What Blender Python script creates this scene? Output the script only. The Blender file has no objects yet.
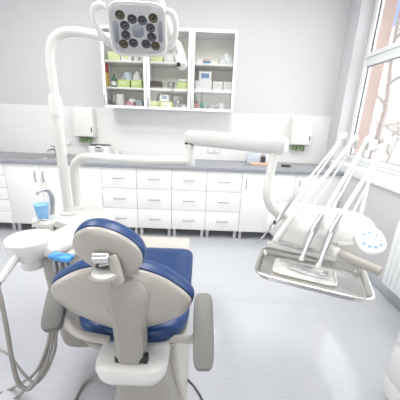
import bpy, bmesh, math, random
from mathutils import Vector, Matrix
random.seed(7)
SC = bpy.context.scene
COL = SC.collection
PI = math.pi

# ---------------------------------------------------------------- materials
def mat(name, col, rough=.5, metal=0., bump=0., bscale=60., var=0., vscale=8., spec=.5, coat=0., trans=0., stretch=None, emit=None):
    m = bpy.data.materials.new(name); m.use_nodes = True
    nt = m.node_tree; b = nt.nodes['Principled BSDF']
    b.inputs['Base Color'].default_value = (*col, 1)
    b.inputs['Roughness'].default_value = rough
    b.inputs['Metallic'].default_value = metal
    b.inputs['Specular IOR Level'].default_value = spec
    b.inputs['Coat Weight'].default_value = coat
    b.inputs['Transmission Weight'].default_value = trans
    if emit:
        b.inputs['Emission Color'].default_value = (*emit[0], 1); b.inputs['Emission Strength'].default_value = emit[1]
    tc = nt.nodes.new('ShaderNodeTexCoord')
    mp = nt.nodes.new('ShaderNodeMapping'); nt.links.new(tc.outputs['Object'], mp.inputs[0])
    if stretch: mp.inputs['Scale'].default_value = stretch
    if var > 0:
        n = nt.nodes.new('ShaderNodeTexNoise'); n.inputs['Scale'].default_value = vscale; n.inputs['Detail'].default_value = 5
        nt.links.new(mp.outputs[0], n.inputs[0])
        r = nt.nodes.new('ShaderNodeValToRGB')
        r.color_ramp.elements[0].position = .3; r.color_ramp.elements[1].position = .7
        r.color_ramp.elements[0].color = (*[max(0, c*(1-var)) for c in col], 1)
        r.color_ramp.elements[1].color = (*[min(1, c*(1+var)) for c in col], 1)
        nt.links.new(n.outputs['Fac'], r.inputs[0]); nt.links.new(r.outputs[0], b.inputs['Base Color'])
    if bump > 0:
        n2 = nt.nodes.new('ShaderNodeTexNoise'); n2.inputs['Scale'].default_value = bscale; n2.inputs['Detail'].default_value = 3
        nt.links.new(mp.outputs[0], n2.inputs[0])
        bp = nt.nodes.new('ShaderNodeBump'); bp.inputs['Strength'].default_value = bump; bp.inputs['Distance'].default_value = .002
        nt.links.new(n2.outputs['Fac'], bp.inputs['Height']); nt.links.new(bp.outputs[0], b.inputs['Normal'])
    return m

def glassmat(name, tint=(.98, .99, 1), base=.05, rough=.02):
    m = bpy.data.materials.new(name); m.use_nodes = True; nt = m.node_tree; nt.nodes.clear()
    o = nt.nodes.new('ShaderNodeOutputMaterial'); mx = nt.nodes.new('ShaderNodeMixShader')
    t = nt.nodes.new('ShaderNodeBsdfTransparent'); g = nt.nodes.new('ShaderNodeBsdfGlossy'); lw = nt.nodes.new('ShaderNodeLayerWeight')
    mm = nt.nodes.new('ShaderNodeMath'); mm.operation = 'MULTIPLY_ADD'; mm.inputs[1].default_value = .5; mm.inputs[2].default_value = base
    lw.inputs[0].default_value = .35
    t.inputs[0].default_value = (*tint, 1); g.inputs['Roughness'].default_value = rough
    nt.links.new(lw.outputs['Fresnel'], mm.inputs[0]); nt.links.new(mm.outputs[0], mx.inputs[0])
    nt.links.new(t.outputs[0], mx.inputs[1]); nt.links.new(g.outputs[0], mx.inputs[2]); nt.links.new(mx.outputs[0], o.inputs[0])
    return m

def tilemat(name, col, mortar, bw, rh, rough=.25, msize=.006):
    m = mat(name, col, rough); nt = m.node_tree; b = nt.nodes['Principled BSDF']
    mp = [n for n in nt.nodes if n.type == 'MAPPING'][0]; mp.inputs['Rotation'].default_value = (PI/2, 0, 0)
    br = nt.nodes.new('ShaderNodeTexBrick'); br.offset = 0; br.inputs['Scale'].default_value = 1
    br.inputs['Brick Width'].default_value = bw; br.inputs['Row Height'].default_value = rh; br.inputs['Mortar Size'].default_value = msize
    br.inputs['Color1'].default_value = (*col, 1); br.inputs['Color2'].default_value = (*[c*.985 for c in col], 1); br.inputs['Mortar'].default_value = (*mortar, 1)
    nt.links.new(mp.outputs[0], br.inputs[0]); nt.links.new(br.outputs[0], b.inputs['Base Color'])
    return m

M = dict(
    wall=mat('wall_paint', (.612, .609, .624), .75, bump=.15, bscale=90, var=.01),
    ceil=mat('ceiling_paint', (.88, .88, .88), .8, bump=.1),
    tile=tilemat('wall_tile', (.80, .795, .78), (.775, .77, .755), .3, .2),
    board=mat('skirting_grey', (.46, .48, .52), .45, bump=.05),
    front=mat('white_laminate', (.90, .90, .88), .32, bump=.04, bscale=200, var=.008),
    carc=mat('white_carcass', (.78, .78, .76), .4, bump=.05),
    inner=mat('cabinet_interior', (.88, .86, .79), .5, bump=.05, var=.01),
    frame=mat('white_door_frame', (.86, .87, .88), .3, bump=.03),
    counter=mat('grey_worktop', (.30, .312, .34), .38, bump=.06, bscale=160, var=.06, vscale=60),
    chrome=mat('chrome', (.72, .72, .73), .18, 1, bump=.02),
    silver=mat('silver_metal', (.60, .60, .62), .3, 1, bump=.02),
    pull=mat('handle_grey_metal', (.40, .40, .41), .36, 1, bump=.02),
    unitw=mat('white_unit_plastic', (.85, .845, .81), .3, bump=.03, var=.008),
    satin=mat('satin_metal', (.45, .45, .46), .32, 1, bump=.03),
    steel=mat('brushed_steel', (.76, .75, .725), .24, 1, bump=.2, bscale=40, stretch=(30, 1, 1), var=.04),
    legm=mat('cabinet_leg_silver', (.62, .62, .63), .4, .3, bump=.02),
    plast=mat('warm_white_plastic', (.69, .69, .655), .28, bump=.03, var=.008, coat=.2),
    plast2=mat('cool_white_plastic', (.72, .715, .69), .3, bump=.03, var=.008),
    cream=mat('cream_plastic', (.56, .535, .485), .35, bump=.04, var=.015),
    beige=mat('beige_shell_plastic', (.43, .405, .365), .3, bump=.03, var=.012, coat=.15),
    beige2=mat('grey_beige_plastic', (.355, .335, .307), .35, bump=.03, var=.012),
    pad=mat('grey_armrest_rubber', (.175, .17, .16), .5, bump=.08, bscale=200, var=.02),
    handle=mat('taupe_grip', (.38, .355, .325), .45, bump=.05, var=.02),
    navy=mat('navy_upholstery', (.012, .045, .155), .36, bump=.12, bscale=140, var=.06, vscale=20),
    bowl=mat('white_ceramic', (.76, .755, .735), .12, bump=.01, coat=.4),
    cup=mat('blue_cup_plastic', (.22, .47, .78), .3, bump=.03, var=.02),
    bluefilm=mat('blue_film', (.06, .28, .62), .35, bump=.5, bscale=60, var=.6, vscale=35),
    hose=mat('grey_hose', (.30, .285, .26), .45, bump=.1, bscale=200, var=.03),
    whose=mat('white_hose', (.66, .66, .63), .4, bump=.05, var=.01),
    black=mat('black_plastic', (.015, .015, .016), .4, bump=.03),
    dark=mat('dark_grey_plastic', (.07, .07, .075), .4, bump=.03),
    lampface=mat('lamp_face_grey', (.42, .42, .43), .3, bump=.04),
    lampstrip=mat('lamp_strip_blue_grey', (.19, .205, .245), .25, bump=.02),
    lens=mat('led_lens', (.022, .024, .036), .4, bump=.1, bscale=300, var=.3, vscale=90, coat=.1),
    lensb=mat('led_lens_amber', (.045, .03, .006), .4, bump=.1, bscale=300, var=.3, vscale=90, coat=.1),
    leddot=mat('led_chip', (.01, .01, .012), .2, bump=.02),
    towel=mat('green_paper_towel', (.42, .53, .31), .8, bump=.5, bscale=50, var=.12, vscale=30),
    pvcw=mat('white_window_frame', (.86, .88, .88), .35, bump=.03),
    seal=mat('dark_window_seal', (.03, .03, .035), .6, bump=.05),
    paper=mat('white_paper', (.86, .86, .86), .7, bump=.1, var=.01),
    peach=mat('peach_render', (.40, .285, .235), .85, bump=.4, bscale=20, var=.06),
    bwin=mat('blue_window_paint', (.10, .16, .36), .4, bump=.05, var=.1),
    bark=mat('winter_bark', (.34, .29, .27), .85, bump=.5, bscale=15, var=.3),
    snow=mat('pale_ground', (.62, .62, .62), .9, bump=.4, bscale=5, var=.08),
    glass=glassmat('window_glass'),
    cabglass=glassmat('cabinet_glass', (.98, .985, .98), .02),
    clear=glassmat('clear_plastic', (.80, .84, .84), .12, .12),
    lime=mat('lime_carton', (.62, .74, .27), .55, bump=.08, var=.06, vscale=30),
    lime2=mat('pale_lime_carton', (.72, .80, .42), .55, bump=.08, var=.06, vscale=30),
    wcart=mat('white_carton', (.84, .84, .83), .55, bump=.06, var=.015),
    brown=mat('dark_brown_case', (.085, .06, .055), .5, bump=.08, var=.08),
    red=mat('red_carton', (.55, .05, .03), .45, bump=.06, var=.05),
    yellow=mat('yellow_carton', (.80, .55, .04), .45, bump=.06, var=.05),
    green=mat('dark_green_bottle', (.01, .10, .035), .15, bump=.03, coat=.4),
    teal=mat('teal_carton', (.16, .42, .38), .5, bump=.06, var=.05),
    bluec=mat('blue_carton', (.06, .25, .50), .5, bump=.06, var=.05),
    pink=mat('pink_packet', (.65, .28, .34), .5, bump=.15, var=.08),
    greyc=mat('grey_packet', (.42, .47, .48), .5, bump=.15, var=.08),
    orange=mat('salmon_plastic', (.72, .50, .40), .45, bump=.05, var=.03),
    print=mat('blue_print', (.18, .28, .48), .5, bump=.02, var=.1),
    bag=mat('crumpled_plastic_bag', (.78, .79, .80), .25, bump=.9, bscale=60, var=.1, vscale=30),
    bagb=mat('bluish_plastic_bag', (.55, .62, .70), .25, bump=.9, bscale=60, var=.12, vscale=30),
    btn=mat('blue_button', (.30, .47, .78), .4, bump=.02),
    added_lampon=mat('added_lamp_diffuser', (.9, .9, .9), .5, emit=((1, .98, .95), 3.0)),  # glow of the ceiling panels added out of view
)
# floor: pale blue-grey vinyl with fine streaks running along the room's width
fm = mat('vinyl_floor', (.54, .555, .59), .09, bump=.012, bscale=9, stretch=(2.2, 26, 1), var=.06, vscale=6, spec=.8)
M['floor'] = fm

# ---------------------------------------------------------------- mesh helpers
def wmat(o):
    m = o.matrix_basis.copy()
    while o.parent: o = o.parent; m = o.matrix_basis @ m
    return m

def obj(name, bm, m, parent=None, angle=40, kind=None):
    """bm is in world coordinates"""
    bmesh.ops.recalc_face_normals(bm, faces=bm.faces[:])
    me = bpy.data.meshes.new(name)
    if parent is not None: bm.transform(wmat(parent).inverted())
    bm.to_mesh(me); bm.free()
    for mm in (m if isinstance(m, (list, tuple)) else [m]): me.materials.append(mm)
    me.shade_smooth(); me.set_sharp_from_angle(angle=math.radians(angle))
    o = bpy.data.objects.new(name, me); COL.objects.link(o)
    if parent is not None: o.parent = parent
    if kind: o['kind'] = kind
    return o

def tag(o, label, cat, group=None):
    o['label'] = label; o['category'] = cat
    if group: o['group'] = group
    return o

def thing(name, label, cat, loc, group=None):
    o = bpy.data.objects.new(name, None); COL.objects.link(o); o.location = loc; o.empty_display_size = .05
    return tag(o, label, cat, group)

def solo(name, bm, m, label, cat, loc, group=None, angle=40):
    """a thing that is one mesh; its origin is moved to loc"""
    bm.transform(Matrix.Translation(-Vector(loc)))
    o = obj(name, bm, m, None, angle); o.location = loc
    return tag(o, label, cat, group)

def B(): return bmesh.new()

def box(bm, c, s, bev=0., seg=2, R=None, mi=0):
    r = bmesh.ops.create_cube(bm, size=1)
    vs = r['verts']
    T = Matrix.Translation(c) @ (R.to_4x4() if R else Matrix.Identity(4)) @ Matrix.Diagonal((*s, 1))
    bmesh.ops.transform(bm, matrix=T, verts=vs)
    fs = {f for v in vs for f in v.link_faces}
    for f in fs: f.material_index = mi
    if bev > 0:
        es = {e for v in vs for e in v.link_edges}
        bmesh.ops.bevel(bm, geom=list(es), offset=bev, segments=seg, profile=.5, affect='EDGES')
    return bm

def b2(bm, lo, hi, bev=0., seg=2, mi=0):
    lo, hi = Vector(lo), Vector(hi)
    return box(bm, (lo+hi)/2, [abs(hi[i]-lo[i]) for i in range(3)], bev, seg, None, mi)

def crom(pts, n=6):
    P = [Vector(p) for p in pts]
    if len(P) < 3 or n <= 1: return P
    out = []
    for i in range(len(P)-1):
        a = P[i-1] if i else P[0]*2-P[1]; b = P[i]; c = P[i+1]; d = P[i+2] if i+2 < len(P) else P[-1]*2-P[-2]
        for k in range(n):
            t = k/n
            out.append(.5*((2*b)+(c-a)*t+(2*a-5*b+4*c-d)*t*t+(3*b-a-3*c+d)*t**3))
    out.append(P[-1]); return out

def loft(bm, rings, cap=True, closed=True, mi=0):
    R = [[bm.verts.new(p) for p in ring] for ring in rings]
    n = len(R[0])
    for a, b in zip(R, R[1:]):
        for i in range(n if closed else n-1):
            j = (i+1) % n
            try:
                f = bm.faces.new((a[i], a[j], b[j], b[i])); f.material_index = mi
            except ValueError: pass
    if cap:
        for r_ in (R[0], R[-1]):
            try:
                f = bm.faces.new(r_); f.material_index = mi
            except ValueError: pass
    return bm

def tube(bm, pts, rad, n=6, seg=14, mi=0, round_end=True):
    P = crom(pts, n); L = len(P)
    if isinstance(rad, (int, float)): rads = [rad]*L
    else:
        K = len(rad); rads = []
        for i in range(L):
            t = i/(L-1)*(K-1); k = min(int(t), K-2); rads.append(rad[k]+(rad[k+1]-rad[k])*(t-k))
    T0 = (P[1]-P[0]).normalized(); up = Vector((0, 0, 1)) if abs(T0.z) < .9 else Vector((1, 0, 0))
    N = (up - T0*up.dot(T0)).normalized(); rings = []
    for i in range(L):
        T = (P[min(i+1, L-1)]-P[max(i-1, 0)]).normalized()
        N = (N - T*N.dot(T)).normalized(); Bn = T.cross(N)
        ring = lambda c, r: [c + N*(r*math.cos(2*PI*k/seg)) + Bn*(r*math.sin(2*PI*k/seg)) for k in range(seg)]
        if round_end and i == 0:
            for q in (.25, .65, .92): rings.append(ring(P[0]-T*rads[0]*.5*(1-q), rads[0]*math.sqrt(1-(1-q)**2)))
        rings.append(ring(P[i], rads[i]))
        if round_end and i == L-1:
            for q in (.92, .65, .25): rings.append(ring(P[i]+T*rads[i]*.5*(1-q), rads[i]*math.sqrt(1-(1-q)**2)))
    return loft(bm, rings, mi=mi)

def lathe(bm, c, prof, seg=28, axis=None, mi=0, sx=1, sy=1):
    """prof: (radius, height) pairs, revolved about +z (or axis) at c"""
    Q = Vector((0, 0, 1)).rotation_difference(Vector(axis).normalized()).to_matrix() if axis is not None else Matrix.Identity(3)
    c = Vector(c)
    rings = [[c + Q @ Vector((max(r, 1e-4)*sx*math.cos(2*PI*k/seg), max(r, 1e-4)*sy*math.sin(2*PI*k/seg), h)) for k in range(seg)] for r, h in prof]
    return loft(bm, rings, mi=mi)

def cyl(bm, a, b, r, seg=20, mi=0, bev=.0):
    a, b = Vector(a), Vector(b); h = (b-a).length
    pr = [(r, 0), (r, h)] if bev == 0 else [(r-bev, 0), (r, bev), (r, h-bev), (r-bev, h)]
    return lathe(bm, a, pr, seg, b-a, mi)

def smooth_outline(pts, n=4):
    P = [Vector((*p, 0)) for p in pts]; L = len(P); out = []
    for i in range(L):
        a, b, c, d = P[i-1], P[i], P[(i+1) % L], P[(i+2) % L]
        for k in range(n):
            t = k/n; v = .5*((2*b)+(c-a)*t+(2*a-5*b+4*c-d)*t*t+(3*b-a-3*c+d)*t**3); out.append((v.x, v.y))
    return out

def ellipse(a, b, n=40, p=2., rot=0.):
    out = []
    for k in range(n):
        t = 2*PI*k/n; c, s = math.cos(t), math.sin(t)
        x = a*math.copysign(abs(c)**(2/p), c); y = b*math.copysign(abs(s)**(2/p), s)
        out.append((x*math.cos(rot)-y*math.sin(rot), x*math.sin(rot)+y*math.cos(rot)))
    return out

def pillow(bm, org, u, v, w, outline, rings, mi=0):
    """outline in the (u, v) plane; rings: (scale or inset, offset along w); bulges like upholstery"""
    org, u, v, w = map(Vector, (org, u, v, w))
    cx = sum(p[0] for p in outline)/len(outline); cy = sum(p[1] for p in outline)/len(outline)
    RR = []
    for s, h in rings:
        RR.append([org + u*(cx+(p[0]-cx)*s) + v*(cy+(p[1]-cy)*s) + w*h for p in outline])
    return loft(bm, RR, mi=mi)

def superbox(bm, c, u, v, w, a, b, h, p=4., q=3., nu=40, nv=14, mi=0):
    """superellipsoid with half sizes a, b, h on axes u, v, w"""
    c, u, v, w = map(Vector, (c, u, v, w)); rings = []
    for i in range(nv+1):
        t = -PI/2 + PI*i/nv; ct = max(math.cos(t), 0)**(2/q); st = math.copysign(abs(math.sin(t))**(2/q), math.sin(t))
        rings.append([c + u*(x*max(ct, .003)) + v*(y*max(ct, .003)) + w*(h*st) for x, y in ellipse(a, b, nu, p)])
    return loft(bm, rings, mi=mi)

def basis(T, Bt):
    """plane frame for a pad that runs from Bt up to T: right, up, forward"""
    v = (Vector(T)-Vector(Bt)).normalized(); u = Vector((1, 0, 0)); u = (u - v*u.dot(v)).normalized()
    w = v.cross(u)*-1
    if w.y < 0: w = -w
    return u, v, w

# ---------------------------------------------------------------- room shell
XL, XR, YF, YB, ZC = -3.3, 1.62, -2.2, 3.468, 3.0
WX = 1.76                       # plane of the window, deep in the right wall
WY0, WY1, WZ0, WZ1 = .15, 3.235, .965, 2.75
o = obj('floor', b2(B(), (XL-.2, YF-.2, -.1), (XR+.3, YB+.1, 0)), M['floor'], kind='structure')
o = obj('ceiling', b2(B(), (XL-.2, YF-.2, ZC), (XR+.3, YB+.1, ZC+.1)), M['ceil'], kind='structure')
bm = B(); b2(bm, (XL-.1, YB, 1.48), (XR, YB+.1, ZC)); b2(bm, (XL-.1, YB-.006, 0), (XR, YB+.1, 1.48), mi=1)
obj('wall_back', bm, [M['wall'], M['tile']], kind='structure')
LY0, LY1, VZ0, VZ1 = -1.3, 1.0, 1.0, 2.35           # unseen window added in the left wall to light the room's right side
bm = B(); b2(bm, (XL-.2, YF, 0), (XL, LY0, ZC)); b2(bm, (XL-.2, LY1, 0), (XL, YB+.1, ZC)); b2(bm, (XL-.2, LY0, 0), (XL, LY1, VZ0)); b2(bm, (XL-.2, LY0, VZ1), (XL, LY1, ZC))
obj('wall_left', bm, M['wall'], kind='structure')
added_win3 = bpy.data.objects.new('added_window_3', None); COL.objects.link(added_win3); added_win3.location = (XL-.1, (LY0+LY1)/2, VZ0); added_win3['kind'] = 'structure'
bm = B(); xa, xb_ = XL-.14, XL-.08
for y0, y1 in ((LY0, LY0+.06), (-.56, -.50), (.20, .26), (LY1-.06, LY1)): b2(bm, (xa, y0, VZ0), (xb_, y1, VZ1), .005)
b2(bm, (xa, LY0+.06, VZ0), (xb_, LY1-.06, VZ0+.06), .005); b2(bm, (xa, LY0+.06, VZ1-.06), (xb_, LY1-.06, VZ1), .005)
obj('window_frame', bm, M['pvcw'], added_win3)
for y0, y1 in ((LY0+.062, -.562), (-.498, .198), (.262, LY1-.062)): obj('window_pane', b2(B(), (XL-.112, y0, VZ0+.062), (XL-.106, y1, VZ1-.062)), M['glass'], added_win3)
VX0, VX1 = -1.9, .9          # unseen window added behind the camera for frontal daylight
bm = B(); b2(bm, (XL-.1, YF-.2, 0), (VX0, YF, ZC)); b2(bm, (VX1, YF-.2, 0), (XR+.3, YF, ZC)); b2(bm, (VX0, YF-.2, 0), (VX1, YF, VZ0)); b2(bm, (VX0, YF-.2, VZ1), (VX1, YF, ZC))
obj('wall_front', bm, M['wall'], kind='structure')
added_win2 = bpy.data.objects.new('added_window_2', None); COL.objects.link(added_win2); added_win2.location = ((VX0+VX1)/2, YF-.1, VZ0); added_win2['kind'] = 'structure'
bm = B(); ya, yb_ = YF-.14, YF-.08
for x0, x1 in ((VX0, VX0+.06), (-.99, -.93), (-.07, -.01), (VX1-.06, VX1)): b2(bm, (x0, ya, VZ0), (x1, yb_, VZ1), .005)
b2(bm, (VX0+.06, ya, VZ0), (VX1-.06, yb_, VZ0+.06), .005); b2(bm, (VX0+.06, ya, VZ1-.06), (VX1-.06, yb_, VZ1), .005)
obj('window_frame', bm, M['pvcw'], added_win2)
for x0, x1 in ((VX0+.062, -.992), (-.928, -.072), (-.008, VX1-.062)): obj('window_pane', b2(B(), (x0, YF-.112, VZ0+.062), (x1, YF-.106, VZ1-.062)), M['glass'], added_win2)
bm = B(); TX = WX+.085
b2(bm, (XR, YF, 0), (TX, YB+.1, WZ0-.1)); b2(bm, (XR, YF, WZ1), (TX, YB+.1, ZC))
b2(bm, (XR, YF, WZ0-.1), (TX, WY0, WZ1)); b2(bm, (XR, WY1, WZ0-.1), (TX, YB+.1, WZ1))
obj('wall_right', bm, M['wall'], kind='structure')
obj('baseboard_right', b2(B(), (XR-.014, .99, 0), (XR, YB-.6, .10), .003), M['board'], kind='structure')

# window: frame, two casements by height, sill
win = bpy.data.objects.new('window_1', None); COL.objects.link(win); win.location = (WX, (WY0+WY1)/2, WZ0); win['kind'] = 'structure'
F = .055; TR = 2.06
def ring(bm, y0, y1, z0, z1, x0, x1, t, bev=.006, mi=0):
    b2(bm, (x0, y0, z0), (x1, y0+t, z1), bev, mi=mi); b2(bm, (x0, y1-t, z0), (x1, y1, z1), bev, mi=mi)
    b2(bm, (x0, y0+t, z0), (x1, y1-t, z0+t), bev, mi=mi); b2(bm, (x0, y0+t, z1-t), (x1, y1-t, z1), bev, mi=mi)
bm = B(); ring(bm, WY0, WY1, WZ0, WZ1, WX-.0, WX+.07, .04)
b2(bm, (WX, WY0+.04, TR-.02), (WX+.07, WY1-.04, TR+.02), .004)
MUL = 2.0
b2(bm, (WX, MUL-.03, WZ0+.04), (WX+.07, MUL+.03, WZ1-.04), .004)
obj('window_frame', bm, M['pvcw'], win)
for (y0, y1) in ((WY0+.042, MUL-.032), (MUL+.032, WY1-.042)):
    for (z0, z1) in ((WZ0+.042, TR-.022), (TR+.022, WZ1-.042)):
        bm = B(); ring(bm, y0, y1, z0, z1, WX-.012, WX+.05, .045)
        s = obj('window_sash', bm, M['pvcw'], win)
        bm = B(); ring(bm, y0+.0445, y1-.0445, z0+.0445, z1-.0445, WX+.009, WX+.021, .004, 0)
        obj('glazing_seal', bm, M['seal'], s)
        obj('window_pane', b2(B(), (WX+.012, y0+.0475, z0+.0475), (WX+.018, y1-.0475, z1-.0475)), M['glass'], s)
bm = B(); b2(bm, (XR-.025, WY0-.05, WZ0-.10), (WX+.02, WY1-.002, WZ0), .012, 3)
obj('window_sill', bm, M['pvcw'], win)

# ---------------------------------------------------------------- outside
solo('ground', b2(B(), (2.2, -8, -3.1), (40, 40, -3)), M['snow'], 'pale open ground outside beyond the window', 'ground', (20, 10, -3))['kind'] = 'structure'
bm = B(); EX0, EX1 = WX+.086, 1.995           # rendered outer leaf of the wall, its reveal shows past the frame
b2(bm, (EX0, -8, -3), (EX1, 9, WZ0-.03)); b2(bm, (EX0, -8, WZ1), (EX1, 9, 7)); b2(bm, (EX0, -8, WZ0-.03), (EX1, WY0, WZ1)); b2(bm, (EX0, WY1, WZ0-.03), (EX1, 9, WZ1))
obj('wall_outside', bm, M['peach'], kind='structure')
bld = thing('building', 'pale house with a blue upper storey seen through the upper window pane', 'building', (11, 14, -3))
obj('facade', b2(B(), (8.2, 13, -3), (16, 18, 5.42)), M['snow'], bld)
w = obj('upper_storey', b2(B(), (8.25, 13.05, 5.52), (16, 18, 9)), M['bwin'], bld); w['label'] = 'blue upper storey'
obj('ledge', b2(B(), (8.1, 12.8, 5.42), (16.1, 18.1, 5.52)), M['lampface'], bld)

def tree(name, label, base, h, seed, spread):
    rnd = random.Random(seed); t = thing(name, label, 'tree', base, 'bare trees outside')
    tr = B(); br = B(); top = Vector(base)
    pts = [top.copy()]
    for k in range(5):
        top = top + Vector((rnd.uniform(-.12, .12), rnd.uniform(-.12, .12), h/5)); pts.append(top.copy())
    tube(tr, pts, [h*.014, h*.003], 4, 8)
    def grow(bm, p, d, ln, r, lvl):
        q = [p]; c = p.copy(); dd = d.copy()
        for k in range(4):
            dd = (dd + Vector((rnd.uniform(-.35, .35), rnd.uniform(-.35, .35), rnd.uniform(-.15, .3)))).normalized(); c = c + dd*ln/4; q.append(c.copy())
        tube(bm, q, [r, r*.4], 2, 5, round_end=False)
        if lvl > 0:
            for k in range(4):
                i = 1+k % 4
                nd = (dd + Vector((rnd.uniform(-1, 1), rnd.uniform(-1, 1), rnd.uniform(-.5, .8)))*.9).normalized()
                grow(bm, q[i], nd, ln*.62, r*.5, lvl-1)
    for k in range(9):
        z = .35+.6*k/9; i = z*5; a = pts[int(i)].lerp(pts[int(i)+1], i-int(i))
        an = k*2.4+rnd.uniform(-.4, .4)
        grow(br, a, Vector((math.cos(an), math.sin(an), rnd.uniform(.1, .7))).normalized(), spread*(1.1-z*.5), h*.0055, 3)
    obj('trunk', tr, M['bark'], t); obj('branches', br, M['bark'], t)
tree('bare_tree', 'bare winter tree seen through the lower window pane', (5.0, 7.6, -3), 8.0, 3, 1.7)
tree('bare_tree', 'bare winter tree farther off behind the nearer one', (9.0, 11.2, -3), 8.8, 11, 1.6)

# ---------------------------------------------------------------- base cabinets along the back wall
FY, ZB, ZT = 2.898, .112, .84          # front plane, underside and top of the cabinets
def hbar(x, z, ln=.125):
    bm = B(); y = FY-.024
    tube(bm, [(x-ln/2, FY+.002, z), (x-ln/2+.006, y+.004, z), (x-ln/4, y, z), (x+ln/4, y, z), (x+ln/2-.006, y+.004, z), (x+ln/2, FY+.002, z)], .0055, 4, 8); return bm
def vbar(x, z, ln=.12):
    bm = B(); y = FY-.024
    tube(bm, [(x, FY+.002, z-ln/2), (x, y+.004, z-ln/2+.006), (x, y, z-ln/4), (x, y, z+ln/4), (x, y+.004, z+ln/2-.006), (x, FY+.002, z+ln/2)], .0055, 4, 8); return bm
def carcass(root, x0, x1):
    bm = B(); b2(bm, (x0+.001, FY+.02, ZB), (x1-.001, YB-.008, ZT-.001)); obj('carcass', bm, M['carc'], root)
    for lx in (x0+.032, x1-.032):
        for ly in (FY+.055, YB-.10):
            bm = B(); b2(bm, (lx-.017, ly-.017, 0), (lx+.017, ly+.017, ZB), .003); obj('leg', bm, M['legm'], root)
def drawer_unit(x0, x1, n, label, group=None):
    r = thing('drawer_cabinet', label, 'cabinet', ((x0+x1)/2, FY+.3, 0), group); carcass(r, x0, x1)
    h = (ZT-.003-ZB)/n
    for k in range(n):
        z0 = ZB+k*h
        d = obj('drawer', b2(B(), (x0+.0024, FY, z0+.0022), (x1-.0024, FY+.019, z0+h-.0022), .0015), M['front'], r)
        obj('handle', hbar((x0+x1)/2, z0+h*.5), M['pull'], d)
def door_unit(x0, x1, doors, label, sides, hz=.70):
    r = thing('door_cabinet', label, 'cabinet', ((x0+x1)/2, FY+.3, 0)); carcass(r, x0, x1)
    w = (x1-x0)/doors
    for k in range(doors):
        a = x0+k*w
        d = obj('door', b2(B(), (a+.0024, FY, ZB+.001), (a+w-.0024, FY+.019, ZT-.004), .0015), M['front'], r)
        obj('handle', vbar(a+.045 if sides[k] == 'l' else a+w-.045, hz), M['pull'], d)
X0 = -1.121
drawer_unit(-2.815, -2.215, 5, 'white drawer cabinet cut by the left edge of the picture')
door_unit(-2.215, -1.415, 2, 'white two-door cabinet below the steel sink', 'rl')
door_unit(-1.415, X0, 1, 'narrow white door cabinet between sink cabinet and the drawers', 'l')
for k, lb in enumerate(('white three-drawer cabinet right of the narrow door cabinet, above the headrest',
                        'second white three-drawer cabinet from the left, behind the chair seat',
                        'third white three-drawer cabinet from the left, beneath the wall socket',
                        'white three-drawer cabinet farthest right, next to the wide door cabinet')):
    drawer_unit(X0+.4*k, X0+.4*(k+1), 3, lb, 'three-drawer cabinets')
door_unit(X0+1.6, X0+2.2, 1, 'wide white door cabinet below the hanging arm of the instrument unit', 'l')
door_unit(X0+2.2, XR-.012, 1, 'white corner cabinet at the right end, behind the instrument hoses', 'l')

# worktop with a cut-out for the sink
SX0, SX1, SY0, SY1 = -2.16, -1.80, 3.03, 3.32
bm = B(); CX0, CX1, CY0, CY1 = -2.83, XR-.004, 2.872, YB-.008
b2(bm, (CX0, CY0, ZT), (SX0, CY1, ZT+.04), .004); b2(bm, (SX1, CY0, ZT), (CX1, CY1, ZT+.04), .004)
b2(bm, (SX0-.004, CY0, ZT), (SX1+.004, SY0, ZT+.04), .004); b2(bm, (SX0-.004, SY1, ZT), (SX1+.004, CY1, ZT+.04), .004)
solo('worktop', bm, M['counter'], 'long blue-grey worktop on the white base cabinets', 'worktop', (0, 3.15, ZT))
CT = ZT+.04
# sink
sk = thing('sink', 'stainless steel sink set into the grey worktop at the left', 'sink', ((SX0+SX1)/2, (SY0+SY1)/2, CT))
bm = B(); cx, cy = (SX0+SX1)/2, (SY0+SY1)/2
rg = []
for (a, b_, z) in ((.215, .165, CT+.0005), (.213, .163, CT+.004), (.185, .135, CT+.003), (.175, .126, CT-.01), (.16, .115, CT-.13), (.14, .10, CT-.145), (.02, .02, CT-.148)):
    rg.append([(cx+x, cy+y, z) for x, y in ellipse(a, b_, 40, 5)])
loft(bm, rg); obj('basin', bm, M['pull'], sk)
bm = B(); lathe(bm, (cx, cy, CT-.1475), [(.0, 0), (.03, .0), (.03, .003), (.012, .002), (.0, .002)], 20); obj('drain', bm, M['chrome'], sk)
# mixer tap
tp = thing('tap', 'dark chrome mixer tap behind the steel sink', 'tap', (-1.86, 3.385, CT))
bm = B(); lathe(bm, (-1.86, 3.385, CT), [(.027, 0), (.027, .008), (.02, .012), (.02, .075), (.016, .085), (.0, .088)], 20); obj('body', bm, M['pull'], tp)
bm = B(); tube(bm, [(-1.86, 3.375, CT+.05), (-1.87, 3.33, CT+.075), (-1.885, 3.26, CT+.07), (-1.89, 3.24, CT+.055)], .010, 5, 12); obj('spout', bm, M['pull'], tp)
bm = B(); tube(bm, [(-1.86, 3.385, CT+.083), (-1.872, 3.37, CT+.10), (-1.9, 3.34, CT+.122)], [.010, .006], 4, 10); obj('lever', bm, M['pull'], tp)

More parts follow.
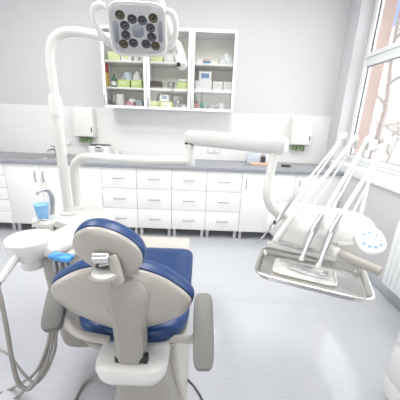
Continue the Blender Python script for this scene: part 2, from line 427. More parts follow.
# towel dispensers
def dispenser(x, z0, label):
    w, h, d = .132, .345, .115
    r = thing('paper_towel_dispenser', label, 'dispenser', (x, YB, z0), 'paper towel dispensers on the tiled wall')
    bm = B(); rg = []
    yb = YB-.0065
    for (z, dd, ww) in ((0, .85, .97), (.012, .97, 1), (.1, 1, 1), (.27, .98, 1), (.33, .86, .97), (h, .72, .94)):
        rg.append([(x-w*ww, yb, z0+z), (x-w*ww, yb-d*dd+.025, z0+z), (x-w*ww+.01, yb-d*dd+.007, z0+z), (x-w*ww+.03, yb-d*dd, z0+z), (x+w*ww-.03, yb-d*dd, z0+z), (x+w*ww-.01, yb-d*dd+.007, z0+z), (x+w*ww, yb-d*dd+.025, z0+z), (x+w*ww, yb, z0+z)])
    loft(bm, rg); obj('cover', bm, M['plast2'], r)
    bm = B(); b2(bm, (x+w-.036, yb-d-.002, z0+.06), (x+w-.022, yb-d+.004, z0+.12), .002); obj('level_window', bm, M['dark'], r)
    bm = B(); rg = []
    for k in range(9):
        t = k/8; zz = z0+.008-.078*t
        rg.append([(x-.085+.165*i/14+.006*math.sin(5*t), yb-.06+.018*math.sin(i*1.5+t*1.3)-.012*t, zz+.010*math.sin(i*.9)*t) for i in range(15)])
    loft(bm, rg, cap=False, closed=False)
    bmesh.ops.solidify(bm, geom=bm.faces[:], thickness=.003)
    obj('paper_towel', bm, M['towel'], r)
dispenser(-1.475, 1.118, 'white paper towel dispenser on the tiles above the sink end, green towel hanging out')
dispenser(1.24, 1.118, 'white paper towel dispenser on the tiles near the window, green towel hanging out')

# ultrasonic cleaner on the worktop
uc = thing('ultrasonic_cleaner', 'white bench-top cleaner with dark lid on the worktop below the dispenser', 'cleaner', (-1.25, 3.28, CT))
bm = B(); rg = [[(-1.25+x, 3.28+y, CT+z) for x, y in ellipse(a, b_, 40, 5)] for (a, b_, z) in ((.115, .075, 0), (.125, .085, .01), (.128, .088, .14), (.124, .084, .15))]
loft(bm, rg); obj('housing', bm, M['plast2'], uc)
bm = B(); rg = [[(-1.25+x, 3.28+y, CT+z) for x, y in ellipse(a, b_, 40, 5)] for (a, b_, z) in ((.118, .08, .1505), (.12, .082, .154), (.115, .078, .160), (.095, .06, .163))]
loft(bm, rg); obj('lid', bm, M['dark'], uc)
bm = B(); rg = [[(-1.235+x, 3.1905+y, CT+.122+z) for x, z in ellipse(.052*s, .036*s, 28, 2.4)] for (s, y) in ((1, 0.006), (1, -.006), (.9, -.009))]
loft(bm, rg); p = obj('control_panel', bm, M['legm'], uc)
bm = B(); b2(bm, (-1.265, 3.178, CT+.128), (-1.205, 3.183, CT+.143), .002); obj('display', bm, M['dark'], p)
def bottle(name, label, cat, x, y, z, r, h, m, cap=None, group=None, neck=.45):
    t = thing(name, label, cat, (x, y, z), group)
    bm = B(); lathe(bm, (x, y, z), [(r*.9, 0), (r, .004), (r, h*.62), (r*.85, h*.72), (r*neck, h*.8), (r*neck, h*.86)], 18); obj('bottle_body', bm, m, t)
    bm = B(); lathe(bm, (x, y, z), [(r*neck*1.1, h*.84), (r*neck*1.15, h*.85), (r*neck*1.1, h), (0, h)], 14); obj('cap', bm, cap or M['plast2'], t)
    return t
bottle('bottle', 'small white pump bottle beside the bench-top cleaner', 'bottle', -1.075, 3.33, CT, .018, .10, M['plast2'], M['plast2'])
bottle('bottle', 'tiny clear bottle on the worktop right of the white pump bottle', 'bottle', -1.02, 3.34, CT, .015, .08, M['clear'], M['satin'])

# box of packets, pot and tray on the worktop under the spring arm
bm = B(); box(bm, (.655, 3.33, CT+.0605), (.15, .09, .118), .004)
t = solo('glove_box', bm, M['bagb'], 'pale blue carton standing on the worktop below the spring arm', 'box', (.655, 3.33, CT))
t = thing('pen_pot', 'dark pot with pens next to the pale blue carton on the worktop', 'pot', (.785, 3.32, CT))
bm = B(); lathe(bm, (.785, 3.32, CT), [(.026, 0), (.03, .08), (.028, .08), (.024, .006), (0, .006)], 18); obj('pot', bm, M['dark'], t)
for k in range(4):
    a = k*1.6; bm = B(); cyl(bm, (.785+.012*math.cos(a), 3.32+.012*math.sin(a), CT+.007), (.785+.026*math.cos(a), 3.32+.02*math.sin(a), CT+.13-.008*k), .0035, 8); obj('pen', bm, (M['bluec'], M['dark'], M['red'], M['satin'])[k], t)
bm = B(); box(bm, (.875, 3.35, CT+.05), (.11, .09, .098), .004)
solo('small_carton', bm, M['wcart'], 'white carton right of the pen pot on the worktop', 'box', (.875, 3.35, CT))
bm = B(); rg = [[(.75+x, 3.16+y, CT+z) for x, y in ellipse(a, b_, 36, 6)] for a, b_, z in ((.15, .05, .0005), (.16, .055, .024), (.153, .05, .024), (.146, .045, .005))]
loft(bm, rg); solo('salmon_tray', bm, M['orange'], 'shallow salmon tray in front of the cartons on the worktop', 'tray', (.75, 3.16, CT))
bm = B(); rg = [[(1.02+x, 3.12+y, CT+z) for x, y in ellipse(a, b_, 36, 4)] for a, b_, z in ((.05, .035, .0005), (.058, .04, .02), (.05, .034, .024), (.01, .01, .025))]
loft(bm, rg); solo('soap_dish', bm, M['dark'], 'small dark dish on the worktop right of the hanging arm', 'dish', (1.02, 3.12, CT))

# wall sockets
def socket(x, z, n, label):
    t = thing('wall_socket', label, 'socket', (x, YB-.006, z))
    for k in range(n):
        xx = x+(k-(n-1)/2)*.083; y = YB-.006
        f = obj('plate', b2(B(), (xx-.04, y-.011, z-.04), (xx+.04, y-.0005, z+.04), .004), M['plast2'], t)
        bm = B(); lathe(bm, (xx, y-.011, z), [(.024, -.002), (.024, .003), (.0215, .0035), (.020, .0015), (0, .0012)], 24, (0, -1, 0)); q = obj('insert', bm, M['frame'], f)
socket(.165, 1.005, 2, 'white double wall socket above the worktop under the spring arm')
socket(-1.735, 1.035, 1, 'small single wall socket between the lamp post and towel dispenser')

# ---------------------------------------------------------------- glass wall cabinets
UY, UZ0, UZ1, UX, UW = 3.168, 1.474, 2.298, -1.13, .494
SH = (UZ0+.02, 1.70, 1.975)
def wall_cabinet(k, label):
    x0, x1 = UX+k*UW, UX+(k+1)*UW; t = .018
    r = thing('glass_wall_cabinet', label, 'cabinet', ((x0+x1)/2, YB, UZ0), 'glass wall cabinets')
    bm = B(); yb = YB-.001
    b2(bm, (x0+.0005, UY+.022, UZ0), (x0+t, yb, UZ1)); b2(bm, (x1-t, UY+.022, UZ0), (x1-.0005, yb, UZ1))
    b2(bm, (x0+t, UY+.022, UZ0), (x1-t, yb, UZ0+.02)); b2(bm, (x0+t, UY+.022, UZ1-.02), (x1-t, yb, UZ1))
    b2(bm, (x0+t, yb-.008, UZ0+.02), (x1-t, yb, UZ1-.02), mi=1)
    obj('carcass', bm, [M['frame'], M['inner']], r)
    for z in SH[1:]:
        obj('shelf', b2(B(), (x0+t, UY+.03, z-.02), (x1-t, yb-.009, z), .001), M['front'], r)
    bm = B(); f = .031; a, b_ = x0+.0035, x1-.0035
    b2(bm, (a, UY, UZ0-.002), (a+f, UY+.02, UZ1), .002); b2(bm, (b_-f, UY, UZ0-.002), (b_, UY+.02, UZ1), .002)
    b2(bm, (a+f, UY, UZ0-.002), (b_-f, UY+.02, UZ0+f-.002), .002); b2(bm, (a+f, UY, UZ1-f), (b_-f, UY+.02, UZ1), .002)
    d = obj('door', bm, M['frame'], r)
    obj('glass_pane', b2(B(), (a+f-.004, UY+.008, UZ0+f-.006), (b_-f+.004, UY+.012, UZ1-f+.004)), M['cabglass'], d)
    hx = a+f*.5 if k != 1 else a+f*.5
    bm = B(); tube(bm, [(hx, UY+.001, UZ0+.03), (hx, UY-.018, UZ0+.036), (hx, UY-.02, UZ0+.08), (hx, UY-.018, UZ0+.124), (hx, UY+.001, UZ0+.13)], .005, 4, 8)
    obj('handle', bm, M['satin'], d)
wall_cabinet(0, 'left glass-fronted wall cabinet holding the red and yellow box')
wall_cabinet(1, 'middle glass-fronted wall cabinet holding the dark brown case')
wall_cabinet(2, 'right glass-fronted wall cabinet holding stacked white cartons')

# contents ------------------------------------------------------------
def carton(name, label, x0, x1, s, h, m, y=3.30, dp=.13, z=0, group=None, stripe=None, rz=0):
    zz = SH[s]+z+.0005; c = ((x0+x1)/2, y, zz+h/2)
    R = Matrix.Rotation(rz, 3, 'Z')
    if stripe:
        t = thing(name, label, 'box', (c[0], y, zz), group)
        obj('carton_body', box(B(), c, (x1-x0, dp, h), .003, 2, R), m, t)
        obj('printed_panel', box(B(), Vector(c)+R @ Vector((.0, -dp/2-.0006, h*.05)), ((x1-x0)*.62, .001, h*.5), 0, 1, R), stripe, t)
        return t
    return solo(name, box(B(), c, (x1-x0, dp, h), .003, 2, R), m, label, 'box', (c[0], y, zz), group)
def jar(name, label, x, s, r, h, m, y=3.28, cap=None, cat='jar', z=0):
    zz = SH[s]+z+.0005; t = thing(name, label, cat, (x, y, zz))
    bm = B(); lathe(bm, (x, y, zz), [(r*.92, 0), (r, .005), (r, h*.75), (r*.9, h*.82)], 20); obj('jar_body', bm, m, t)
    bm = B(); lathe(bm, (x, y, zz), [(r*.94, h*.82), (r*.96, h*.83), (r*.95, h), (0, h)], 20); obj('lid', bm, cap or M['plast2'], t)
    return t
def bag(name, label, x, s, a, b_, h, m, y=3.3, z=0, seed=1):
    rnd = random.Random(seed); zz = SH[s]+z+.0005; bm = B(); rg = []
    for i in range(9):
        t = i/8; sc = math.sqrt(max(1-t**2.2, .01)); ring_ = []
        for k in range(28):
            an = 2*PI*k/28; j = 1+.16*math.sin(3*an+5*t+seed)+rnd.uniform(-.1, .1)
            ring_.append((x+a*sc*j*math.cos(an), y+b_*sc*min(j, 1.1)*math.sin(an), zz+h*t*(1+.0*j)))
        rg.append(ring_)
    loft(bm, rg); return solo(name, bm, m, label, 'bag', (x, y, zz), angle=25)
X = lambda v: v
# left cabinet, middle shelf
t = thing('tall_carton', 'tall box with red top and yellow base at left of the middle shelf', 'box', (-1.126, 3.27, SH[1]))
z = SH[1]+.0005
obj('carton_body', b2(B(), (-1.154, 3.24, z), (-1.096, 3.30, z+.15), .003), M['yellow'], t)
obj('top_sleeve', b2(B(), (-1.155, 3.239, z+.15), (-1.095, 3.301, z+.245), .003), M['red'], t)
t = bottle('green_bottle', 'dark green bottle with pale label on the middle shelf', 'bottle', -1.032, 3.27, SH[1]+.0005, .030, .135, M['green'], M['dark'], neck=.35)
bm = B(); lathe(bm, (-1.032, 3.27, SH[1]+.02), [(.0305, 0), (.0306, .045), (.0300, .045), (.0298, 0)], 20); obj('paper_label', bm, M['wcart'], t)
carton('lime_carton', 'lime carton right of the dark green bottle', -0.978, -0.845, 1, .082, M['lime'], group='lime cartons', stripe=M['lime2'])
carton('lime_carton', 'lime carton at the right end of the left cabinet middle shelf', -0.827, -0.708, 1, .084, M['lime'], group='lime cartons', stripe=M['lime2'])
bag('plastic_bag', 'crumpled bluish bag piled over the lime carton beside the green bottle', -0.882, 1, .06, .06, .09, M['bagb'], z=.083, seed=4)
bag('plastic_bag', 'grey-white bag on the lime carton at the shelf end', -0.767, 1, .045, .055, .10, M['bag'], z=.085, seed=9)
# left cabinet, bottom shelf
jar('glass_jar', 'squat glass jar at the left end of the bottom shelf', -1.130, 0, .034, .075, M['clear'], cap=M['greyc'])
jar('glass_jar', 'smaller glass jar between squat jar and white pitcher', -1.071, 0, .024, .06, M['clear'], y=3.32, cap=M['satin'])
pt = thing('pitcher', 'white pitcher with handle on the left cabinet bottom shelf', 'pitcher', (-0.977, 3.28, SH[0]))
bm = B(); lathe(bm, (-0.971, 3.28, SH[0]+.0005), [(.045, 0), (.05, .006), (.052, .06), (.046, .11), (.05, .135), (.047, .135), (.043, .11), (.0, .02)], 24); obj('body', bm, M['bowl'], pt)
bm = B(); xx = -1.018; z = SH[0]
tube(bm, [(xx+.004, 3.28, z+.12), (xx-.022, 3.275, z+.115), (xx-.03, 3.27, z+.08), (xx-.02, 3.275, z+.045), (xx, 3.28, z+.04)], .006, 5, 8); obj('handle', bm, M['bowl'], pt)
carton('packet', 'pink packet right of the white pitcher', -0.894, -0.812, 0, .05, M['pink'], dp=.09)
bag('plastic_bag', 'small white bag on the pink packet', -0.835, 0, .045, .03, .045, M['bag'], y=3.29, z=.051, seed=6)
carton('packet', 'grey-teal packet at the right end of the left cabinet bottom shelf', -0.782, -0.710, 0, .075, M['greyc'], dp=.1)
# left cabinet, top shelf
carton('pale_carton', 'pale lime carton at left of the top shelf behind the lamp', -1.075, -0.940, 2, .09, M['lime2'])
carton('pale_carton', 'low cream carton in the middle of the left cabinet top shelf', -0.929, -0.816, 2, .06, M['wcart'], stripe=M['lime2'])
jar('white_jar', 'white jar on the top shelf below the lamp', -0.760, 2, .034, .095, M['plast2'])
# middle cabinet
carton('pale_carton', 'pale lime carton on the middle cabinet top shelf behind the lamp', -0.603, -0.468, 2, .06, M['lime2'])
carton('pale_carton', 'white carton in the middle cabinet top shelf beside the lamp elbow', -0.446, -0.345, 2, .075, M['wcart'])
t = thing('dark_case', 'dark brown domed case on the middle cabinet shelf', 'case', (-0.555, 3.3, SH[1]))
bm = B(); rg = [[(-0.555+x, 3.3+y, SH[1]+.0005+zz) for x, y in ellipse(a, b_, 32, 6)] for a, b_, zz in ((.068, .055, 0), (.072, .058, .006), (.072, .058, .055))]
loft(bm, rg); obj('case_base', bm, M['brown'], t)
bm = B(); rg = [[(-0.555+x, 3.3+y, SH[1]+.0005+zz) for x, y in ellipse(a, b_, 32, 6)] for a, b_, zz in ((.072, .058, .057), (.07, .056, .07), (.06, .047, .082))]
loft(bm, rg); obj('case_lid', bm, M['brown'], t)
jar('clear_jar', 'large clear plastic jar right of the dark brown case', -0.377, 1, .042, .085, M['clear'], cap=M['greyc'])
carton('lime_carton', 'lime carton below the lamp elbow in the middle cabinet', -0.303, -0.179, 1, .085, M['lime'], group='lime cartons', stripe=M['lime2'])
carton('pale_carton', 'thin white carton lying on the lime carton below the lamp elbow', -0.286, -0.188, 1, .025, M['wcart'], z=.087)
carton('lime_carton', 'lime carton at bottom left of the middle cabinet', -0.626, -0.506, 0, .075, M['lime'], group='lime cartons', stripe=M['lime2'])
carton('lime_carton', 'lime carton with white stripe at bottom centre of the middle cabinet', -0.494, -0.353, 0, .072, M['lime'], group='lime cartons', stripe=M['wcart'])
carton('printed_carton', 'tilted white carton with blue print on the lime cartons', -0.511, -0.411, 0, .075, M['wcart'], z=.0765, stripe=M['print'], dp=.09, rz=.2)
jar('clear_jar', 'clear jar at the right of the middle cabinet bottom shelf', -0.294, 0, .035, .095, M['clear'], cap=M['satin'])
bag('plastic_bag', 'white crumpled bag at the right corner of the bottom middle shelf', -0.217, 0, .034, .04, .05, M['bag'], y=3.27, seed=12)
# right cabinet
carton('white_carton', 'small white carton at left of the right cabinet top shelf', -0.092, -0.019, 2, .05, M['wcart'], group='white cartons')
carton('blue_carton', 'blue and white flat carton on the right cabinet top shelf', -0.007, 0.066, 2, .032, M['bluec'], dp=.1)
carton('salmon_carton', 'pale salmon carton behind the blue carton', -0.019, 0.060, 2, .075, M['orange'], y=3.41, dp=.07)
carton('white_carton', 'flat white carton right of the blue carton', 0.077, 0.150, 2, .03, M['wcart'], group='white cartons')
bag('plastic_bag', 'big clear-white bag heaped on the right cabinet top shelf', 0.245, 2, .085, .07, .13, M['bag'], y=3.30, seed=3)
carton('white_carton', 'wide plain white carton at left of the right cabinet middle shelf', -0.095, 0.092, 1, .10, M['wcart'], group='white cartons')
carton('printed_carton', 'printed white carton stacked on the wide plain white carton', -0.058, 0.085, 1, .10, M['wcart'], z=.1015, stripe=M['print'], dp=.1)
carton('white_carton', 'square white carton in the middle of the right cabinet shelf', 0.107, 0.217, 1, .10, M['wcart'], group='white cartons', stripe=M['carc'])
carton('white_carton', 'square white carton at right end of the right cabinet shelf', 0.227, 0.325, 1, .10, M['wcart'], group='white cartons', stripe=M['carc'])
bottle('red_bottle', 'small dark red bottle at bottom left of the right cabinet', 'bottle', -0.069, 3.26, SH[0]+.0005, .02, .09, M['red'], M['dark'])
carton('teal_carton', 'teal carton behind the red bottle in the right cabinet', -0.039, 0.055, 0, .085, M['teal'], y=3.36, dp=.08)
jar('clear_jar', 'squat clear jar in front of the teal carton', 0.025, 0, .028, .05, M['clear'], y=3.25, cap=M['greyc'])
jar('grey_jar', 'little grey jar left of the white pot in the right cabinet', 0.108, 0, .02, .05, M['greyc'], y=3.27)
jar('white_jar', 'white pot on the right cabinet bottom shelf', 0.220, 0, .032, .085, M['plast2'], y=3.27)
jar('clear_jar', 'clear jar at the right end of the right cabinet bottom shelf', 0.308, 0, .022, .075, M['clear'], y=3.27, cap=M['satin'])
jar('glass_jar', 'small clear jar left of the white pot', 0.159, 0, .018, .06, M['clear'], y=3.26, cap=M['plast2'])

# ---------------------------------------------------------------- dental chair
ch = thing('dental_chair', 'navy and beige dental chair seen from behind', 'dental chair', (-.25, 1.1, 0))
T, Bt = (-0.266, 0.809, 0.878), (-0.291, 0.876, 0.551)
u, v, w = basis(T, Bt)
LN = (Vector(T)-Vector(Bt)).length; org = Vector(Bt)
half = [(0, 0), (18, 2), (38, 9), (56, 17), (66, 25), (69.5, 34), (66, 40), (55, 47), (40, 54), (20, 58.5), (0, 60)]
sc = LN/60.
pts = [(x*.00382, y*sc) for x, y in half] + [(-x*.00382, y*sc) for x, y in half[-2:0:-1]]
out = smooth_outline(pts, 4)
bm = B(); pillow(bm, org, u, v, w, out, [(.97, .004), (.99, -.003), (.975, -.012), (.93, -.02), (.8, -.033), (.55, -.046), (.3, -.052), (.05, -.054)])
bk = obj('backrest_shell', bm, M['beige'], ch)
bm = B(); pillow(bm, org, u, v, w, out, [(.96, .004), (1.0, .006), (1.022, .016), (1.03, .03), (1.02, .046), (.985, .058), (.9, .066), (.6, .07), (.05, .07)])
obj('backrest_cushion', bm, M['navy'], ch)
# support spine on the back of the shell, running down into the base cover
bm = B(); rg = []
for (c, hw, dp, sh) in ((((-0.268, 0.763, 0.848)), .050, .020, .4), (((-0.263, 0.763, 0.813)), .085, .028, .5), (((-0.252, 0.765, 0.767)), .088, .034, .5), (((-0.246, 0.780, 0.682)), .066, .036, .7), (((-0.243, 0.794, 0.592)), .060, .034, .85), (((-0.248, 0.809, 0.468)), .058, .032, .9), (((-0.252, 0.824, 0.415)), .058, .03, .9)):
    c = Vector(c)
    rg.append([c+u*(-hw)+w*.035, c+u*(-hw)+w*.012, c+u*(-hw*sh)-w*(dp*.75), c+u*(-hw*sh*.6)-w*dp, c+u*(hw*sh*.6)-w*dp, c+u*(hw*sh)-w*(dp*.75), c+u*hw+w*.012, c+u*hw+w*.035])
R2 = []
for i in range(len(rg[0])): R2.append(crom([r_[i] for r_ in rg], 4))
loft(bm, [[R2[i][k] for i in range(len(R2))] for k in range(len(R2[0]))])
obj('support_spine', bm, M['beige2'], ch, angle=16)
# headrest
hc = Vector((-0.288, 0.761, 0.961)); hv = Vector((0, -.22, .975)).normalized(); hu = Vector((1, 0, 0)); hw_ = Vector((0, .975, .22))
o1 = ellipse(.1175, .085, 48, 2.2, math.radians(-30))
bm = B(); pillow(bm, hc, hu, hv, hw_, o1, [(.96, .004), (.985, -.003), (.96, -.010), (.9, -.015), (.6, -.023), (.05, -.026)])
hr = obj('headrest_shell', bm, M['beige'], ch)
bm = B(); pillow(bm, hc, hu, hv, hw_, o1, [(.95, .004), (1.0, .006), (1.025, .015), (1.03, .028), (1.01, .042), (.95, .053), (.8, .06), (.4, .064), (.05, .064)])
obj('headrest_cushion', bm, M['navy'], ch)
a, b_ = Vector((-0.321, 0.719, 0.960)), Vector((-0.270, 0.720, 0.963))
bm = B(); cyl(bm, a, b_, .0185, 24, bev=.003); cyl(bm, a+Vector((.015, .0, -.02)), b_+Vector((-.008, .012, -.024)), .012, 16)
o = obj('headrest_hinge', bm, M['chrome'], ch); o['label'] = 'chrome headrest hinge'
bm = B(); box(bm, (-0.304, 0.745, 0.976), (.034, .014, .012), .003, 2); box(bm, (-0.302, 0.729, 0.925), (.036, .014, .012), .003, 2); obj('hinge_bracket', bm, M['dark'], ch)
bm = B(); tube(bm, [(-0.265, 0.730, 0.961), (-0.258, 0.726, 0.932), (-0.249, 0.724, 0.875)], [.016, .017, .02], 5, 14); obj('headrest_arm', bm, M['beige'], ch)
kc = Vector((-0.290, 0.716, 0.898)); bm = B()
lathe(bm, kc, [(.02, -.008), (.043, -.004), (.047, .002), (.047, .009), (.044, .013), (.039, .014)], 32, (.05, -.0, 1))
k = obj('headrest_knob', bm, M['beige2'], ch)
bm = B(); lathe(bm, kc, [(.039, .012), (.038, .0155), (.0, .0165)], 32, (.05, -.0, 1)); o = obj('knob_cap', bm, M['plast2'], k); o['label'] = 'white knob cap'
# seat
def seat_ring(x0, x1, y0, y1, z, rr, rf, zf):
    o_ = []
    def arc(cx, cy, r, a0, a1, n=8):
        for i in range(n+1):
            a = math.radians(a0+(a1-a0)*i/n); yy = cy+r*math.sin(a); t = (yy-y0)/(y1-y0)
            o_.append((cx+r*math.cos(a), yy, z+(zf-z)*t))
    arc(x1-rf, y1-rf, rf, 0, 90); arc(x0+rf, y1-rf, rf, 90, 180); arc(x0+rr, y0+rr, rr, 180, 270); arc(x1-rr, y0+rr, rr, 270, 360)
    return o_
SXa, SXb, SYa, SYb = -.535, -.030, .885, 1.575
rg = []
for ins, dz in ((.04, -.085), (.012, -.08), (.0, -.065), (-.004, -.04), (.0, -.018), (.012, -.006), (.035, 0), (.1, .003)):
    rg.append(seat_ring(SXa+ins, SXb-ins, SYa+ins, SYb-ins, .53+dz, max(.15-ins, .04), max(.055-ins*.3, .02), .565+dz))
bm = B(); loft(bm, rg); obj('seat_cushion', bm, M['navy'], ch)
rg = []
for ins, dz in ((.12, -.16), (.05, -.15), (.01, -.115), (.0, -.088), (.008, -.086)):
    rg.append(seat_ring(SXa+ins, SXb-ins, SYa+ins-.012, SYb-ins, .53+dz, max(.15-ins, .03), max(.055-ins*.3, .02), .565+dz))
bm = B(); loft(bm, rg); obj('seat_pan', bm, M['beige'], ch)
bm = B(); box(bm, (-.285, 1.68, .515), (.46, .20, .05), .02, 4); o = obj('foot_pad', bm, M['cream'], ch); o['label'] = 'cream pad at the foot end'
# base
bm = B(); rg = []
cxx = -.245
for (hw, y0, y1, z, r) in ((.105, .79, .98, .362, .05), (.126, .765, 1.0, .372, .06), (.138, .748, 1.02, .40, .07), (.144, .742, 1.03, .435, .07), (.140, .752, 1.03, .456, .065), (.126, .772, 1.02, .465, .06)):
    rg.append(seat_ring(cxx-hw, cxx+hw, y0, y1, z, r, .02, z))
loft(bm, rg); o = obj('base_cover', bm, M['plast2'], ch); o['label'] = 'white rounded rear cover'
bm = B(); box(bm, (-0.239, 0.793, 0.484), (.128, .03, .03), .004); obj('spine_slot', bm, M['black'], ch)
bm = B(); rg = []
for (hw, y0, y1, z, r) in ((.095, .82, 1.2, .37, .03), (.115, .80, 1.22, .25, .04), (.15, .76, 1.28, .10, .06), (.18, .70, 1.36, .03, .07), (.185, .69, 1.37, .0, .07)):
    rg.append(seat_ring(cxx-hw+.03, cxx+hw+.03, y0, y1, z, r, r, z))
loft(bm, rg); obj('pedestal', bm, M['beige2'], ch)
bm = B(); rg = []
for (x0, x1, y0, y1, z) in ((-.16, -.09, .98, 1.3, .42), (-.13, -.075, .96, 1.3, .34), (-.14, -.06, .95, 1.33, .18), (-.12, -.03, .95, 1.4, .02), (-.12, -.025, .95, 1.4, 0)):
    rg.append(seat_ring(x0, x1, y0, y1, z, .02, .02, z))
loft(bm, rg); obj('lift_arm', bm, M['cream'], ch)
# armrests
def armrest(a, b_, hw, th, sup):
    a, b_ = Vector(a), Vector(b_); ax = (a-b_).normalized(); u_ = Vector((1, 0, 0)); u_ = (u_-ax*u_.dot(ax)).normalized(); n_ = u_.cross(ax)
    L = (a-b_).length/2; bm = B()
    o_ = ellipse(hw, L, 44, 4.5)
    pillow(bm, (a+b_)/2, u_, ax, n_, o_, [(.86, -th), (.95, -th*.85), (1, -th*.5), (1.0, th*.5), (.965, th*.85), (.86, th), (.05, th*1.04)])
    r = obj('armrest_pad', bm, M['pad'], ch)
    bm = B(); tube(bm, sup, .017, 6, 14); obj('armrest_bracket', bm, M['cream'], ch)
armrest((0.030, 0.868, 0.731), (0.035, 0.657, 0.591), .0365, .022, [(-.13, .93, .445), (-.06, .90, .475), (-.0, .86, .52), (.024, .82, .63)])
armrest((-0.587, 0.969, 0.679), (-0.546, 0.804, 0.587), .040, .022, [(-0.355, 0.860, 0.497), (-0.397, 0.846, 0.519), (-0.442, 0.833, 0.545), (-0.490, 0.841, 0.570), (-0.529, 0.860, 0.599), (-0.567, 0.893, 0.619)])
# floor cables by the pedestal
bm = B(); tube(bm, [(-0.451, 1.008, 0.120), (-0.538, 1.066, 0.030), (-0.578, 1.041, 0.009), (-0.586, 0.978, 0.008), (-0.585, 0.902, 0.008)], .008, 6, 10)
solo('cable', bm, M['hose'], 'thick grey cable on the floor left of the chair pedestal', 'cable', (-0.550, 1.090, 0.000))
bm = B(); tube(bm, [(-0.147, 1.095, 0.120), (-0.093, 1.112, 0.030), (-0.024, 1.087, 0.006), (0.032, 1.023, 0.005), (0.073, 0.945, 0.005)], .005, 6, 8)
solo('cable', bm, M['dark'], 'thin dark cable on the floor right of the chair pedestal', 'cable', (-0.025, 1.092, 0.000))

# ---------------------------------------------------------------- cuspidor unit (left)
cu = thing('cuspidor_unit', 'white cuspidor unit with bowl and spout standing left of the chair', 'cuspidor unit', (-.70, 1.4, 0))
bm = B(); rg = []
tcx, tcy = -.735, 1.53
for (a, b_, z) in ((.05, .05, .735), (.205, .225, .74), (.232, .25, .752), (.238, .257, .78), (.23, .25, .795), (.205, .225, .80)):
    rg.append([(tcx+x, tcy+y-x*.5, z) for x, y in ellipse(a, b_*.72, 48, 2.8)])
loft(bm, rg); obj('top_plate', bm, M['plast'], cu)
bm = B(); rg = []
for (cx, cy, a, b_, z) in ((-.60, 1.16, .075, .075, .215), (-.605, 1.17, .10, .10, .24), (-.615, 1.19, .108, .13, .40), (-.63, 1.24, .115, .19, .6), (-.65, 1.32, .125, .25, .70), (-.67, 1.40, .14, .27, .755)):
    rg.append([(cx+x, cy+y, z) for x, y in ellipse(a, b_, 40, 3.2)])
R2 = [crom([r_[i] for r_ in rg], 3) for i in range(40)]
loft(bm, [[R2[i][k] for i in range(40)] for k in range(len(R2[0]))]); obj('body', bm, M['beige2'], cu)
# link to the chair's pedestal and foot
bm = B(); box(bm, (-.44, 1.16, .30), (.26, .11, .10), .03, 4); obj('mounting_arm', bm, M['beige2'], cu)
# ledge beside the bowl, carries the spout and cup shelf
bm = B(); box(bm, (-0.690, 1.206, 0.769), (.17, .26, .07), .03, 5, Matrix.Rotation(math.radians(-20), 3, 'Z')); obj('ledge', bm, M['plast2'], cu)
cs = Vector((-0.803, 1.265, 0.859))
bm = B(); rg = [[(cs.x+x, cs.y+y, cs.z+z) for x, y in ellipse(a, b_, 36, 2.6)] for a, b_, z in ((.03, .035, -.10), (.032, .04, -.05), (.05, .045, -.025), (.056, .050, -.018), (.056, .05, -.006), (.052, .046, 0))]
loft(bm, rg); sh = obj('cup_shelf', bm, M['plast2'], cu)
bm = B(); f0 = Vector((-0.785, 1.310, 0.868)); tube(bm, [f0-Vector((0, 0, .0)), (-0.785, 1.325, 0.919), (-0.785, 1.328, 0.963), (-0.794, 1.322, 0.992), (-0.811, 1.304, 1.002), (-0.821, 1.282, 0.999), (-0.824, 1.273, 0.986)], [.0125, .0115, .0085, .0075], 6, 12)
o = obj('cup_spout', bm, M['satin'], cu); o['label'] = 'bent metal cup filler spout'
bc = Vector((-0.788, 1.112, 0.769)); bm = B()
lathe(bm, bc, [(r*.83, h*1.04) for r, h in ((.04, -.098), (.056, -.095), (.060, -.088), (.062, -.052), (.080, -.040), (.104, -.012), (.117, .020), (.122, .044), (.1225, .050), (.119, .054), (.113, .049), (.103, .020), (.08, -.012), (.04, -.026), (.012, -.03), (.0, -.03))], 48)
bw = obj('spittoon_bowl', bm, M['bowl'], cu)
bm = B(); lathe(bm, bc+Vector((0, 0, -.0307)), [(.013, 0), (.013, .004), (.009, .005), (.0, .003)], 16); obj('drain', bm, M['chrome'], bw)
bm = B(); tube(bm, [bc+Vector((.02, .035, -.068)), bc+Vector((.08, .09, -.065)), bc+Vector((.16, .13, -.06))], .035, 6, 16); obj('bowl_bracket', bm, M['plast2'], cu)
bm = B(); q = Vector((-0.807, 1.209, 0.848)); tube(bm, [q+Vector((.03, .03, .015)), q+Vector((.01, .02, .02)), q+Vector((-.006, .0, .012)), q+Vector((-.012, -.015, -.006))], .006, 5, 10); o = obj('rinse_spout', bm, M['chrome'], cu)
# suction holder with blue film
sh_ = Vector((-0.608, 1.038, 0.770))
Rz = Matrix.Rotation(math.radians(-14), 3, 'Z')
bm = B(); box(bm, sh_, (.104, .045, .024), .008, 3, Rz); hd = obj('suction_holder', bm, M['bluefilm'], cu); hd['label'] = 'holder wrapped in blue film'
bm = B(); tube(bm, [sh_+Vector((.03, .02, 0)), sh_+Vector((.04, .08, -.01)), sh_+Vector((.03, .14, -.01))], .015, 4, 12); obj('holder_arm', bm, M['cream'], cu)

# cup
ct = thing('cup', 'light blue plastic cup on the small shelf by the bowl', 'cup', cs+Vector((.000, -.006, .001)))
cb = cs+Vector((.000, -.006, .0008)); bm = B()
lathe(bm, cb, [(.0, 0), (.023, 0), (.0255, .003), (.0335, .074), (.0345, .0755), (.0345, .079), (.0325, .079), (.0315, .074), (.0235, .005), (.0, .005)], 36); obj('cup_body', bm, M['cup'], ct)
bm = B(); lathe(bm, cb, [(.0342, .0745), (.0365, .076), (.0365, .080), (.034, .0805), (.0328, .079)], 36); obj('rim', bm, M['cup'], ct)

